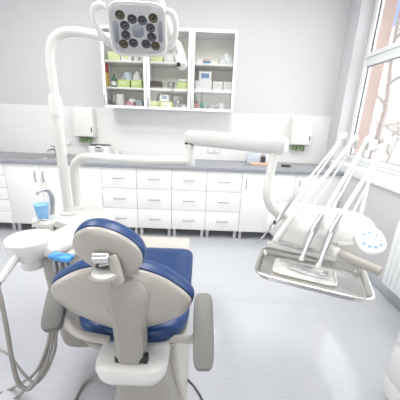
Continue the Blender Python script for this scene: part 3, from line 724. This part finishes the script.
# suction handpieces hanging in the holder, each with its hose
ends = ([(-0.595, 0.869, 0.523), (-0.620, 0.861, 0.431), (-0.703, 0.876, 0.275), (-0.935, 1.004, 0.012), (-1.008, 0.951, 0.012)],
        [(-0.585, 0.870, 0.512), (-0.603, 0.859, 0.423), (-0.665, 0.859, 0.287), (-0.878, 0.965, 0.012), (-0.918, 0.897, 0.012)],
        [(-0.572, 0.876, 0.513), (-0.588, 0.869, 0.423), (-0.633, 0.857, 0.314), (-0.685, 0.850, 0.257), (-0.757, 0.879, 0.282), (-0.820, 0.907, 0.339), (-0.891, 0.924, 0.362)])
lbl = ('left suction handpiece in the blue holder, grey hose trailing to the floor',
       'middle suction handpiece in the blue holder, grey hose trailing to the floor',
       'right suction handpiece in the blue holder, grey hose looping to the left')
for k in range(3):
    c = sh_ + Rz @ Vector((-.033+.033*k, -.004, 0)); r = (.0115, .0125, .0095)[k]
    t = thing('suction_handpiece', lbl[k], 'suction hose', c-Vector((0, 0, .05)), 'suction handpieces')
    bm = B(); cyl(bm, c+Vector((0, 0, -.075)), c+Vector((0, 0, -.0125)), r, 16, bev=.002); obj('metal_sleeve', bm, M['satin'], t)
    bm = B(); s0 = c+Vector((0, 0, -.073))
    tube(bm, [s0, s0+Vector((-.012, 0, -.07)), s0+Vector((-.022-.004*k, .0, -.15))]+ends[k], r*.62, 8, 10); obj('hose', bm, M['hose'], t)
# white suction tube lying on a rest under the bowl, thick hose down
sw = thing('suction_tube', 'white suction wand below the bowl at the left edge with a thick grey hose', 'suction hose', (-0.807, 0.978, 0.743))
bm = B(); tube(bm, [(-0.798, 1.029, 0.772), (-0.814, 0.986, 0.733), (-0.824, 0.945, 0.701)], [.017, .0165, .0145], 4, 14); obj('wand', bm, M['plast2'], sw)
bm = B(); tube(bm, [(-0.824, 0.945, 0.701), (-0.828, 0.932, 0.675), (-0.810, 0.913, 0.631), (-0.780, 0.876, 0.513), (-0.756, 0.841, 0.365), (-0.735, 0.826, 0.280), (-0.702, 0.827, 0.251), (-0.675, 0.845, 0.275), (-0.643, 0.867, 0.347), (-0.615, 0.881, 0.426), (-0.597, 0.908, 0.517), (-0.599, 0.957, 0.606)], .0090, 6, 12); obj('hose', bm, M['hose'], sw)

# ---------------------------------------------------------------- operating lamp on its post
lp = thing('operating_lamp', 'white operating lamp with twelve lenses on a tall post and arm', 'lamp', (-.797, 1.5, .80))
bm = B(); lathe(bm, (-.797, 1.5, .8005), [(.048, 0), (.048, .012), (.04, .018), (.03, .02), (.0265, .04)], 32); obj('post_foot', bm, M['plast'], lp)
bm = B(); lathe(bm, (-.797, 1.5, .82), [(.0245, 0), (.027, .25), (.0305, .547)], 32); obj('post', bm, M['plast'], lp)
bm = B(); lathe(bm, (-.797, 1.5, 1.3675), [(.0335, 0), (.034, .004), (.033, .085), (.030, .105), (.0245, .112)], 32); obj('post_collar', bm, M['plast'], lp)
arm = [(-.797, 1.5, 1.45), (-.797, 1.5, 1.56), (-.797, 1.5, 1.66), (-0.776, 1.500, 1.729), (-0.752, 1.505, 1.758), (-0.717, 1.510, 1.776), (-0.670, 1.520, 1.785), (-0.607, 1.540, 1.784), (-0.527, 1.560, 1.776), (-0.359, 1.630, 1.771), (-0.167, 1.700, 1.765)]
bm = B(); tube(bm, arm, .0228, 6, 18); obj('swing_arm', bm, M['plast'], lp)
bm = B(); e0, e1 = Vector((-0.162, 1.700, 1.785)), Vector((-0.121, 1.600, 1.660))
tube(bm, [e0, e0.lerp(e1, .5), e1], [.026, .031, .028], 5, 18); el = obj('elbow_joint', bm, M['plast'], lp)
bm = B(); pc = Vector((-0.141, 1.575, 1.662)); box(bm, pc, (.02, .016, .022), .005); obj('stop_hole', bm, M['black'], el)
top = Vector((-0.272, 1.323, 1.940))
bm = B(); tube(bm, [Vector((-0.165, 1.620, 1.756)), Vector((-0.203, 1.533, 1.838)), Vector((-0.232, 1.438, 1.906)), top], [.029, .028, .027], 5, 18); obj('spring_arm', bm, M['plast'], lp)
# head frame
HC = Vector((-0.271, 1.202, 1.714)); hn = Vector((.14, -1, -.28)).normalized()
hu = Vector((1, 0, 0)); hu = (hu-hn*hu.dot(hn)).normalized(); hv = hn.cross(hu); hv = hv if hv.z > 0 else -hv
hu = (hu*math.cos(.0)+hv*math.sin(.0)).normalized()
S = .86*1.05/261.57
bm = B(); pillow(bm, HC, hu, hv, hn, ellipse(33.5*S, 27.5*S, 56, 5.5), [(.3, -.075), (.7, -.07), (.92, -.055), (.99, -.035), (1.0, -.015), (.985, 0), (.94, .004), (.92, .0005), (.05, .0005)])
hd = obj('lamp_head', bm, M['plast2'], lp)
bm = B(); pillow(bm, HC, hu, hv, hn, ellipse(29.5*S, 23.5*S, 56, 6), [(1, .001), (1, .0045), (.98, .006), (.05, .006)]); fp = obj('face_plate', bm, M['lampface'], lp)
led = [(120, 18.6), (132.8, 22.5), (144.2, 23.7), (156.5, 21.6), (123.8, 28.5), (152.6, 31), (123.5, 37.8), (153, 40), (119.6, 46.5), (131, 45.6), (145.7, 46.8), (156.5, 49)]
ro = math.radians(2.2)
def onface(px, py, h=0.):
    dx, dy = (px-138)*S, -(py-33.0)*S
    a_ = dx*math.cos(ro)-dy*math.sin(ro); b__ = dx*math.sin(ro)+dy*math.cos(ro)
    return HC+hu*a_+hv*b__+hn*h
for k, (px, py) in enumerate(led):
    amber = k in (0, 3, 8, 11); c = onface(px, py, .006)
    bm = B(); lathe(bm, c, [(.0185, -.001), (.0185, .0012), (.0175, .0015), (.015, .0008), (.0, .0)], 28, hn, sy=.86)
    l = obj('lens', bm, M['lensb' if amber else 'lens'], lp)
    if amber: l['label'] = 'amber corner lens'
    bm = B(); lathe(bm, c, [(.006, .0), (.0058, .003), (.0, .004)], 14, hn); obj('led_chip', bm, M['leddot'], l)
for px in (113.3, 163.7):
    bm = B(); pillow(bm, onface(px, 35, .006), hu, hv, hn, ellipse(2.4*S, 10.5*S, 24, 6), [(1, 0), (1, .001), (.9, .002), (.05, .002)]); obj('side_strip', bm, M['lampstrip'], lp)
bm = B(); pillow(bm, onface(138, 34, .006), hu, hv, hn, ellipse(6.5*S, 6.5*S, 24, 3), [(1, 0), (1, .001), (.9, .0018), (.05, .002)]); obj('sensor_window', bm, M['lampstrip'], lp)
bm = B(); cyl(bm, onface(136, 6, -.05), onface(136.5, -8, -.035), .022, 20, bev=.004); cyl(bm, onface(136.5, -7, -.035), top+Vector((0, 0, -.01)), .018, 18); obj('head_yoke', bm, M['plast2'], lp)
for pth in ([(104, 9, -.005), (98, 8, -.005), (93, 10.5, -.005), (90.8, 16, -.005), (92.5, 27, -.008), (95, 36, -.012), (100, 43, -.02), (108, 47.5, -.03), (118, 49, -.04)],
            [(172.5, 13.5, -.01), (177, 14.5, -.005), (180.5, 18.5, -.005), (182, 25, -.005), (181, 36, -.01), (178, 44, -.015), (172, 49, -.025), (163, 51, -.035), (155, 51, -.04)]):
    bm = B(); tube(bm, [onface(a_, b__+1.5, c_) for a_, b__, c_ in pth], .0122, 5, 14); obj('lamp_handle', bm, M['plast2'], lp)

# ---------------------------------------------------------------- instrument delivery unit
du = thing('instrument_unit', 'white instrument delivery unit hanging on a jointed arm at the right', 'dental unit', (-.785, 1.6, .80))
bm = B(); lathe(bm, (-.785, 1.6, .7995), [(.034, 0), (.034, .014), (.03, .02), (.0, .02)], 28); obj('arm_foot', bm, M['plast'], du)
a0 = Vector((-.785, 1.6, .815))
bm = B(); tube(bm, [a0, (-.785, 1.6, .93), (-.785, 1.6, 1.02), (-.774, 1.598, 1.08), (-.735, 1.59, 1.122), (-.665, 1.575, 1.138), (-.55, 1.545, 1.142), (-.30, 1.46, 1.148), (-0.057, 1.383, 1.166)], [.025, .026, .0275, .028, .027, .026], 6, 18); obj('swing_arm', bm, M['plast'], du)
jl = Vector((-0.057, 1.384, 1.169))
bm = B(); lathe(bm, jl+Vector((0, 0, -.028)), [(.024, 0), (.027, .004), (.027, .05), (.022, .056), (.022, .115)], 24); j = obj('joint_post', bm, M['plast'], du)
la, lb_ = Vector((-0.064, 1.415, 1.288)), Vector((0.348, 1.121, 1.287)); dr = (lb_-la).normalized()
bm = B(); sd = Vector((0, 0, 1)).cross(dr).normalized()*-1; up = dr.cross(sd); up = up if up.z > 0 else -up
rg = []
for (t, hw, hh) in ((-.022, .012, .015), (-.017, .028, .030), (0, .036, .036), (.06, .038, .038), (.5, .038, .038), (.9, .038, .038), (1, .037, .037), (1.02, .03, .03), (1.03, .012, .014)):
    c = la.lerp(lb_, t); rg.append([c+sd*x+up*y for x, y in ellipse(hw, hh, 28, 3)])
loft(bm, rg); sa = obj('spring_arm', bm, M['plast'], du)
bm = B(); q = Vector((-0.051, 1.369, 1.256)); cyl(bm, q+Vector((.004, .03, 0)), q+Vector((0, -.004, 0)), .009, 14); cyl(bm, q+Vector((-.026, .03, .004)), q+Vector((-.03, .0, .004)), .005, 12); o = obj('adjusting_screw', bm, M['black'], sa)
bm = B(); dtop = Vector((0.315, 1.131, 1.268))
tube(bm, [dtop, (0.309, 1.124, 1.226), (0.298, 1.106, 1.151), (0.293, 1.093, 1.092), (0.306, 1.088, 1.044), (0.339, 1.087, 1.004), (0.392, 1.087, 0.973)], [.018, .0185, .0195, .021], 6, 16); obj('down_tube', bm, M['plast'], du)
# body pillow
ua = Vector((math.cos(math.radians(-24)), math.sin(math.radians(-24)), 0)); vb = Vector((-ua.y, ua.x, 0)); up = Vector((0, 0, 1))
tl = math.radians(16); vt = vb*math.cos(tl)+up*math.sin(tl); wt = up*math.cos(tl)-vb*math.sin(tl)
BC = Vector((0.535, 1.088, 0.943))
bm = B(); superbox(bm, BC, ua, vt, wt, .222, .108, .076, 3.6, 2.8); bd = obj('unit_body', bm, M['unitw'], du)
# control pad
PC = Vector((0.652, 0.903, 0.971)); pn = Vector((-.18, -.72, .62)).normalized(); pu = Vector((1, 0, 0)); pu = (pu-pn*pu.dot(pn)).normalized(); pv = pn.cross(pu)
po = ellipse(.051, .053, 40, 2.5, .2)
bm = B(); pillow(bm, PC, pu, pv, pn, po, [(.6, -.03), (.9, -.026), (1, -.016), (1, -.005), (.96, 0), (.9, .002), (.05, .003)]); cp = obj('control_pad', bm, M['unitw'], du)
for (x, y, r) in ((-.022, .022, .0052), (.0, .028, .0058), (.022, .018, .0052), (-.008, .012, .003), (.012, .006, .003), (-.028, -.014, .0065), (-.010, -.025, .0065), (.010, -.028, .0065), (.029, -.020, .0062), (-.02, -.002, .0028), (.024, -.004, .0028)):
    bm = B(); lathe(bm, PC+pu*x+pv*y+pn*.0022, [(r, 0), (r*.95, .0015), (0, .002)], 14, pn); obj('button', bm, M['btn'], cp)
bm = B(); tube(bm, [PC-pn*.02-pu*.01, PC-pn*.05-pu*.045, PC-pn*.06-pu*.10], .016, 4, 12); obj('pad_bracket', bm, M['plast'], du)
# grab handle
h0, h1 = Vector((0.540, 0.935, 0.903)), Vector((0.645, 0.816, 0.892))
bm = B(); tube(bm, [h0, h0.lerp(h1, .3), h0.lerp(h1, .7), h1], [.019, .019, .018, .017], 4, 18); o = obj('grab_handle', bm, M['handle'], du); o['label'] = 'taupe grab handle'
bm = B(); tube(bm, [h0+Vector((-.025, .02, .004)), h0, h0.lerp(h1, .1)], .022, 4, 16); obj('handle_socket', bm, M['plast'], du)
# tray carrier bar beneath the body
bm = B(); t0, t1 = Vector((0.317, 1.126, 0.808)), Vector((0.584, 0.985, 0.845)); box(bm, (t0+t1)/2+Vector((.02, .025, -.002)), ((t1-t0).length, .03, .024), .006, 3, Matrix.Rotation(math.radians(-24), 3, 'Z')); o = obj('tray_bar', bm, M['plast'], du)
# whip arms behind the instruments, and the instruments with their hoses
ins = [dict(tip=(0.314, 1.038, 0.948), mid=(0.365, 1.057, 1.027), tail=(0.429, 1.096, 1.105), top=(0.769, 1.467, 1.329), k='syringe'),
       dict(tip=(0.327, 1.005, 0.908), mid=(0.361, 1.012, 0.966), tail=(0.389, 1.024, 1.007), top=(0.812, 1.428, 1.320), k='tube'),
       dict(tip=(0.425, 0.948, 0.862), mid=(0.463, 0.976, 0.968), tail=(0.506, 1.009, 1.026), top=(0.850, 1.385, 1.317), k='hand'),
       dict(tip=(0.476, 0.905, 0.858), mid=(0.518, 0.938, 0.982), tail=(0.560, 0.972, 1.042), top=(0.919, 1.329, 1.323), k='hand')]
labs = ('three-way syringe with bent silver nozzle, leftmost on the instrument unit',
        'white suction-style handpiece with blunt end, second from left on the instrument unit',
        'silver dental handpiece third from left, tip over the tray',
        'silver dental handpiece farthest right, tip over the tray')
back = BC+vt*.07+wt*.03
for k, d in enumerate(ins):
    tip, mid, tail, top = (Vector(d[q]) for q in ('tip', 'mid', 'tail', 'top'))
    root = back + ua*(-.13+.085*k)
    wbm = B(); ofs = Vector((.016, .02, -.004))
    tube(wbm, [root, root.lerp(top+ofs, .35)+Vector((.01, .01, -.01)), root.lerp(top+ofs, .75)+Vector((.012, .01, -.004)), top+ofs], [.006, .005, .0045], 6, 10)
    wa = obj('whip_arm', wbm, M['plast2'], du)
    bm = B(); dd = (top-tail).normalized()
    tube(bm, [top-dd*.045+ofs*.4, top-dd*.018+ofs*.5, top+ofs*.7+Vector((0, 0, .005)), top+ofs*1.3+Vector((.006, .006, -.012)), top+ofs*1.7+Vector((.008, .008, -.05))], [.0105, .0125, .0135, .012, .008], 5, 14)
    obj('hose_guide', bm, M['plast'], wa)
    nm = {'syringe': 'air_water_syringe', 'tube': 'suction_handpiece', 'hand': 'dental_handpiece'}[d['k']]
    t = thing(nm, labs[k], 'dental handpiece', tip, 'instruments on the delivery unit')
    hs = [tail, tail.lerp(top, .3)+Vector((0, 0, -.006)), tail.lerp(top, .7)+Vector((0, 0, -.006)), top-dd*.03, top-dd*.005+Vector((0, 0, -.001))]
    hr_ = (.006, .0095, .0088, .0088)[k]
    bm = B(); tube(bm, hs, hr_, 6, 12); obj('hose', bm, M['whose'], t)
    if d['k'] == 'syringe':
        bm = B(); tube(bm, [tip, mid, tail], [.0085, .0095, .0095, .0085], 4, 14); obj('grip', bm, M['silver'], t)
        bm = B(); cyl(bm, tip-(mid-tip).normalized()*.002, tip+(mid-tip).normalized()*.018, .0125, 16, bev=.002); obj('collar', bm, M['chrome'], t)
        bm = B(); n0 = Vector((0.250, 1.000, 0.893)); tube(bm, [tip, tip.lerp(n0, .25)+Vector((-.004, -.004, .006)), tip.lerp(n0, .6), n0], [.005, .0042, .0032], 5, 10); obj('nozzle', bm, M['satin'], t)
        bm = B(); box(bm, tip.lerp(mid, .25)+Vector((-.004, -.008, .008)), (.012, .008, .016), .003); obj('trigger', bm, M['dark'], t)
    elif d['k'] == 'tube':
        bm = B(); tube(bm, [tip, mid, tail], [.0135, .0145, .0135], 4, 14); obj('grip', bm, M['plast2'], t)
        bm = B(); cyl(bm, tip+(mid-tip)*.12, tip-(mid-tip).normalized()*.012, .0115, 16, bev=.002); obj('mouth', bm, M['legm'], t)
    else:
        bm = B(); tube(bm, [tip, tip.lerp(mid, .35), tip.lerp(mid, .7), mid], [.0085, .0095, .012, .0135], 4, 16); obj('grip', bm, M['silver'], t)
        bm = B(); tube(bm, [mid.lerp(tip, .03), mid.lerp(tail, .5), tail], [.0145, .0155, .0135], 4, 16); obj('motor', bm, M['silver'], t)
        bm = B(); ax = (tip-mid).normalized(); cyl(bm, tip-ax*.004, tip+ax*.014, .010, 16, bev=.002); obj('tip_collar', bm, M['plast2'], t)
# a spare whip arm with a free hose end between the last two
top = Vector((0.873, 1.354, 1.300)); root = back+ua*.16
bm = B(); tube(bm, [root, root.lerp(top, .4)+Vector((.012, .008, -.01)), root.lerp(top, .8)+Vector((.01, .008, -.003)), top], [.008, .0065, .006], 6, 10); wa = obj('whip_arm', bm, M['plast2'], du)
bm = B(); dd = (top-root).normalized(); tube(bm, [top-dd*.05, top-dd*.015, top+Vector((.006, .006, .004)), top+Vector((.014, .014, -.02)), top+Vector((.016, .016, -.06))], [.011, .013, .0135, .009], 5, 14); obj('hose_guide', bm, M['plast'], wa)

# steel tray, liner and instruments
c0, c1, c3 = Vector((0.228, 0.916, 0.800)), Vector((0.621, 0.761, 0.800)), Vector((0.314, 1.130, 0.800))
ex = (c1-c0); TL = ex.length; ex.normalize(); ey = Vector((-ex.y, ex.x, 0)); TW = .262; TC = c0+ex*TL/2+ey*TW/2
def trayring(sa_, z, p=7): return [TC+ex*x+ey*y+Vector((0, 0, z)) for x, y in ellipse(TL/2-sa_, TW/2-sa_, 60, p)]
bm = B(); loft(bm, [trayring(.016, -.026), trayring(.010, -.022), trayring(.004, -.002), trayring(-.002, .002), trayring(-.005, .001), trayring(-.005, .004), trayring(0, .006), trayring(.006, .002), trayring(.013, -.019), trayring(.02, -.0235), trayring(.1, -.0235, 5), trayring(.128, -.0235, 3)])
solo('instrument_tray', bm, M['steel'], 'shallow stainless steel tray under the instrument unit', 'tray', TC+Vector((0, 0, -.026)))
bm = B(); RT = Matrix.Rotation(math.atan2(ex.y, ex.x), 3, 'Z')
box(bm, TC+Vector((0, 0, -.0325)), (.16, .12, .012), .004, 2, RT)
ts = TC+ey*.05+Vector((0, 0, -.033)); tube(bm, [ts, TC+ey*.135+Vector((0, 0, -.034)), TC+ey*.165+Vector((0, 0, -.01)), TC+ey*.165+Vector((0, 0, .075))], .012, 5, 12)
obj('tray_support', bm, M['legm'], du)
LCc = TC-ex*.022+ey*.008; zb = -.0228
def lring(a_, b__, z, p=8): return [LCc+ex*x+ey*y+Vector((0, 0, z)) for x, y in ellipse(a_, b__, 48, p)]
bm = B(); loft(bm, [lring(.122, .062, zb), lring(.125, .065, zb+.003), lring(.125, .065, zb+.009), lring(.121, .061, zb+.009), lring(.118, .058, zb+.004), lring(.05, .03, zb+.004, 4)])
solo('instrument_cassette', bm, M['unitw'], 'white plastic cassette lying in the steel tray', 'tray', LCc+Vector((0, 0, zb)))
def onl(a_, b__, z): return LCc+ex*a_+ey*b__+Vector((0, 0, zb+z))
ti = thing('mouth_mirror', 'dental mouth mirror lying lengthwise across the white cassette', 'dental instrument', onl(0, .01, .01), 'hand instruments on the tray')
bm = B(); tube(bm, [onl(-.105, .046, .0125), onl(-.03, .036, .0125), onl(.03, .026, .0125)], .0034, 4, 10); obj('handle', bm, M['satin'], ti)
bm = B(); tube(bm, [onl(.03, .026, .0125), onl(.06, .021, .0125), onl(.075, .018, .0115)], .0018, 4, 8); obj('stem', bm, M['chrome'], ti)
bm = B(); lathe(bm, onl(.086, .015, .010), [(.0115, 0), (.012, .0015), (.011, .003), (0, .0032)], 22); obj('mirror_disc', bm, M['chrome'], ti)
ti = thing('dental_probe', 'thin double-ended dental probe with ringed grip beside the mouth mirror', 'dental instrument', onl(0, -.01, .01), 'hand instruments on the tray')
bm = B(); tube(bm, [onl(-.06, .012, .0125), onl(.0, .004, .0125), onl(.06, -.004, .0125)], [.003, .0042, .003], 4, 10); obj('handle', bm, M['satin'], ti)
bm = B(); tube(bm, [onl(-.06, .012, .0125), onl(-.085, .018, .0125), onl(-.095, .012, .014), onl(-.10, .004, .013)], [.002, .0009], 4, 8); tube(bm, [onl(.06, -.004, .0125), onl(.082, -.006, .0125), onl(.09, .0, .014)], [.002, .0009], 4, 8); obj('points', bm, M['chrome'], ti)
ti = thing('tweezers', 'steel dental tweezers nearest the front edge of the white cassette', 'dental instrument', onl(0, -.03, .01), 'hand instruments on the tray')
for sgn in (1, -1):
    bm = B(); tube(bm, [onl(.095, -.028, .0125), onl(.04, -.022+.006*sgn, .0125), onl(-.02, -.016+.007*sgn, .0125), onl(-.06, -.012+.002*sgn, .0125), onl(-.072, -.006+.0008*sgn, .0125)], [.003, .0034, .0026, .0012], 5, 8); obj('prong', bm, M['satin'], ti)

# ---------------------------------------------------------------- right side
sc_ = thing('side_cabinet', 'pale grey-white low cabinet at the bottom right corner', 'cabinet', (1.25, .6, 0))
cx = 1.0; cy1 = 1.042
obj('carcass', b2(B(), (cx+.02, cy1-.9, .05), (XR-.02, cy1, .80)), M['carc'], sc_)
obj('plinth', b2(B(), (cx+.06, cy1-.88, 0), (XR-.04, cy1-.02, .05)), M['board'], sc_)
for k in range(4):
    z0 = .05+.105+.2*(k-1) if k else .05; z1 = .05+.105+.2*k if k else .155
    d = obj('drawer', b2(B(), (cx, cy1-.899, z0+.0015), (cx+.019, cy1-.001, min(z1, .8)-.0015), .002), M['front'], sc_)
    bm = B(); zc = (z0+min(z1, .8))/2; tube(bm, [(cx+.002, cy1-.53, zc), (cx-.022, cy1-.52, zc), (cx-.024, cy1-.45, zc), (cx-.022, cy1-.38, zc), (cx+.002, cy1-.37, zc)], .0055, 4, 8); obj('handle', bm, M['satin'], d)
obj('cabinet_top', b2(B(), (cx-.012, cy1-.91, .80), (XR-.005, cy1+.008, .83), .004), M['counter'], sc_)
rd = thing('radiator', 'white panel radiator on the wall below the window at the right edge', 'radiator', (XR-.06, 1.3, .1))
RY0, RY1 = 1.08, 1.871
bm = B(); b2(bm, (XR-.10, RY0, .16), (XR-.085, RY1, .70), .006, 3)
n = 16
for k in range(n): 
    y = RY0+.04+(RY1-RY0-.08)*k/(n-1); b2(bm, (XR-.107, y-.012, .19), (XR-.098, y+.012, .67), .004)
obj('front_panel', bm, M['pvcw'], rd)
obj('back_panel', b2(B(), (XR-.045, RY0+.01, .17), (XR-.033, RY1-.01, .69), .005), M['pvcw'], rd)
bm = B(); b2(bm, (XR-.098, RY0+.004, .70), (XR-.036, RY1-.004, .712), .003); obj('top_grille', bm, M['pvcw'], rd)
for y in (RY0+.15, RY1-.15):
    obj('wall_bracket', b2(B(), (XR-.086, y-.015, .3), (XR-.0005, y+.015, .56), .002), M['legm'], rd)

# ---------------------------------------------------------------- added ceiling lamps, daylight, sky
for (x, y, where) in ((-1.5, .95, 'left of the chair'), (.35, .95, 'above the chair'), (-1.5, 1.9, 'near the sink'), (.35, 1.9, 'near the wall cabinets')):  # panels out of view, added to brighten the room
    t = thing('added_ceiling_light', 'added unseen ceiling light panel '+where, 'light', (x, y, ZC), 'added ceiling light panels')
    bm = B(); 
    for (l, h_) in (((x-.31, y-.31), (x-.29, y+.31)), ((x+.29, y-.31), (x+.31, y+.31)), ((x-.29, y-.31), (x+.29, y-.29)), ((x-.29, y+.29), (x+.29, y+.31))): b2(bm, (*l, ZC-.03), (*h_, ZC-.0005))
    obj('frame', bm, M['pvcw'], t)
    obj('diffuser', b2(B(), (x-.289, y-.289, ZC-.022), (x+.289, y+.289, ZC-.012)), M['added_lampon'], t)
    la_ = bpy.data.lights.new('added_panel_light', 'AREA'); la_.shape = 'SQUARE'; la_.size = .57; la_.energy = 23; la_.color = (1, .985, .96)
    lo = bpy.data.objects.new('added_panel_light', la_); COL.objects.link(lo); lo.parent = t; lo.location = (0, 0, -.026)

wd = bpy.data.worlds.new('overcast_sky'); SC.world = wd; wd.use_nodes = True
nt = wd.node_tree; bg = nt.nodes['Background']; bg.inputs['Strength'].default_value = 5.6
tc = nt.nodes.new('ShaderNodeTexCoord'); sp = nt.nodes.new('ShaderNodeSeparateXYZ'); rp = nt.nodes.new('ShaderNodeValToRGB')
nt.links.new(tc.outputs['Generated'], sp.inputs[0]); nt.links.new(sp.outputs['Z'], rp.inputs[0]); nt.links.new(rp.outputs[0], bg.inputs['Color'])
rp.color_ramp.elements[0].position = .0; rp.color_ramp.elements[0].color = (1, .99, .97, 1)
rp.color_ramp.elements[1].position = 1.; rp.color_ramp.elements[1].color = (.97, .985, 1, 1)
# daylight portal in the window opening helps the sky light sample well
pl = bpy.data.lights.new('window_portal', 'AREA'); pl.shape = 'RECTANGLE'; pl.size = WY1-WY0; pl.size_y = WZ1-WZ0; pl.cycles.is_portal = True
pl2 = bpy.data.lights.new('window_portal', 'AREA'); pl2.shape = 'RECTANGLE'; pl2.size = VX1-VX0; pl2.size_y = VZ1-VZ0; pl2.cycles.is_portal = True
po2 = bpy.data.objects.new('window_portal', pl2); COL.objects.link(po2); po2.location = ((VX0+VX1)/2, YF-.19, (VZ0+VZ1)/2); po2.rotation_euler = (PI/2, 0, PI)
pl3 = bpy.data.lights.new('window_portal', 'AREA'); pl3.shape = 'RECTANGLE'; pl3.size = LY1-LY0; pl3.size_y = VZ1-VZ0; pl3.cycles.is_portal = True
po3 = bpy.data.objects.new('window_portal', pl3); COL.objects.link(po3); po3.location = (XL-.19, (LY0+LY1)/2, (VZ0+VZ1)/2); po3.rotation_euler = (PI/2, 0, -PI/2)
po_ = bpy.data.objects.new('window_portal', pl); COL.objects.link(po_); po_.location = (XR+.29, (WY0+WY1)/2, (WZ0+WZ1)/2)
po_.rotation_euler = (PI/2, 0, PI/2)

# ---------------------------------------------------------------- camera and colour
cam = bpy.data.cameras.new('camera'); co = bpy.data.objects.new('camera', cam); COL.objects.link(co)
cam.sensor_fit = 'HORIZONTAL'; cam.sensor_width = 36; cam.lens = 36*261.57/400; cam.clip_start = .02
pi_, ro_, ya_ = (math.radians(a) for a in (17.068, 2.217, .172))
fw = Vector((math.sin(ya_)*math.cos(pi_), math.cos(ya_)*math.cos(pi_), -math.sin(pi_)))
r0 = Vector((math.cos(ya_), -math.sin(ya_), 0)); u0 = r0.cross(fw)
rr = r0*math.cos(ro_)+u0*math.sin(ro_); uu = u0*math.cos(ro_)-r0*math.sin(ro_)
mm = Matrix((rr, uu, -fw)).transposed().to_4x4(); mm.translation = (0, 0, 1.38); co.matrix_world = mm
SC.camera = co
vs = SC.view_settings; vs.view_transform = 'Standard'; vs.look = 'None'; vs.gamma = 1; vs.use_curve_mapping = False; vs.exposure = -0.14
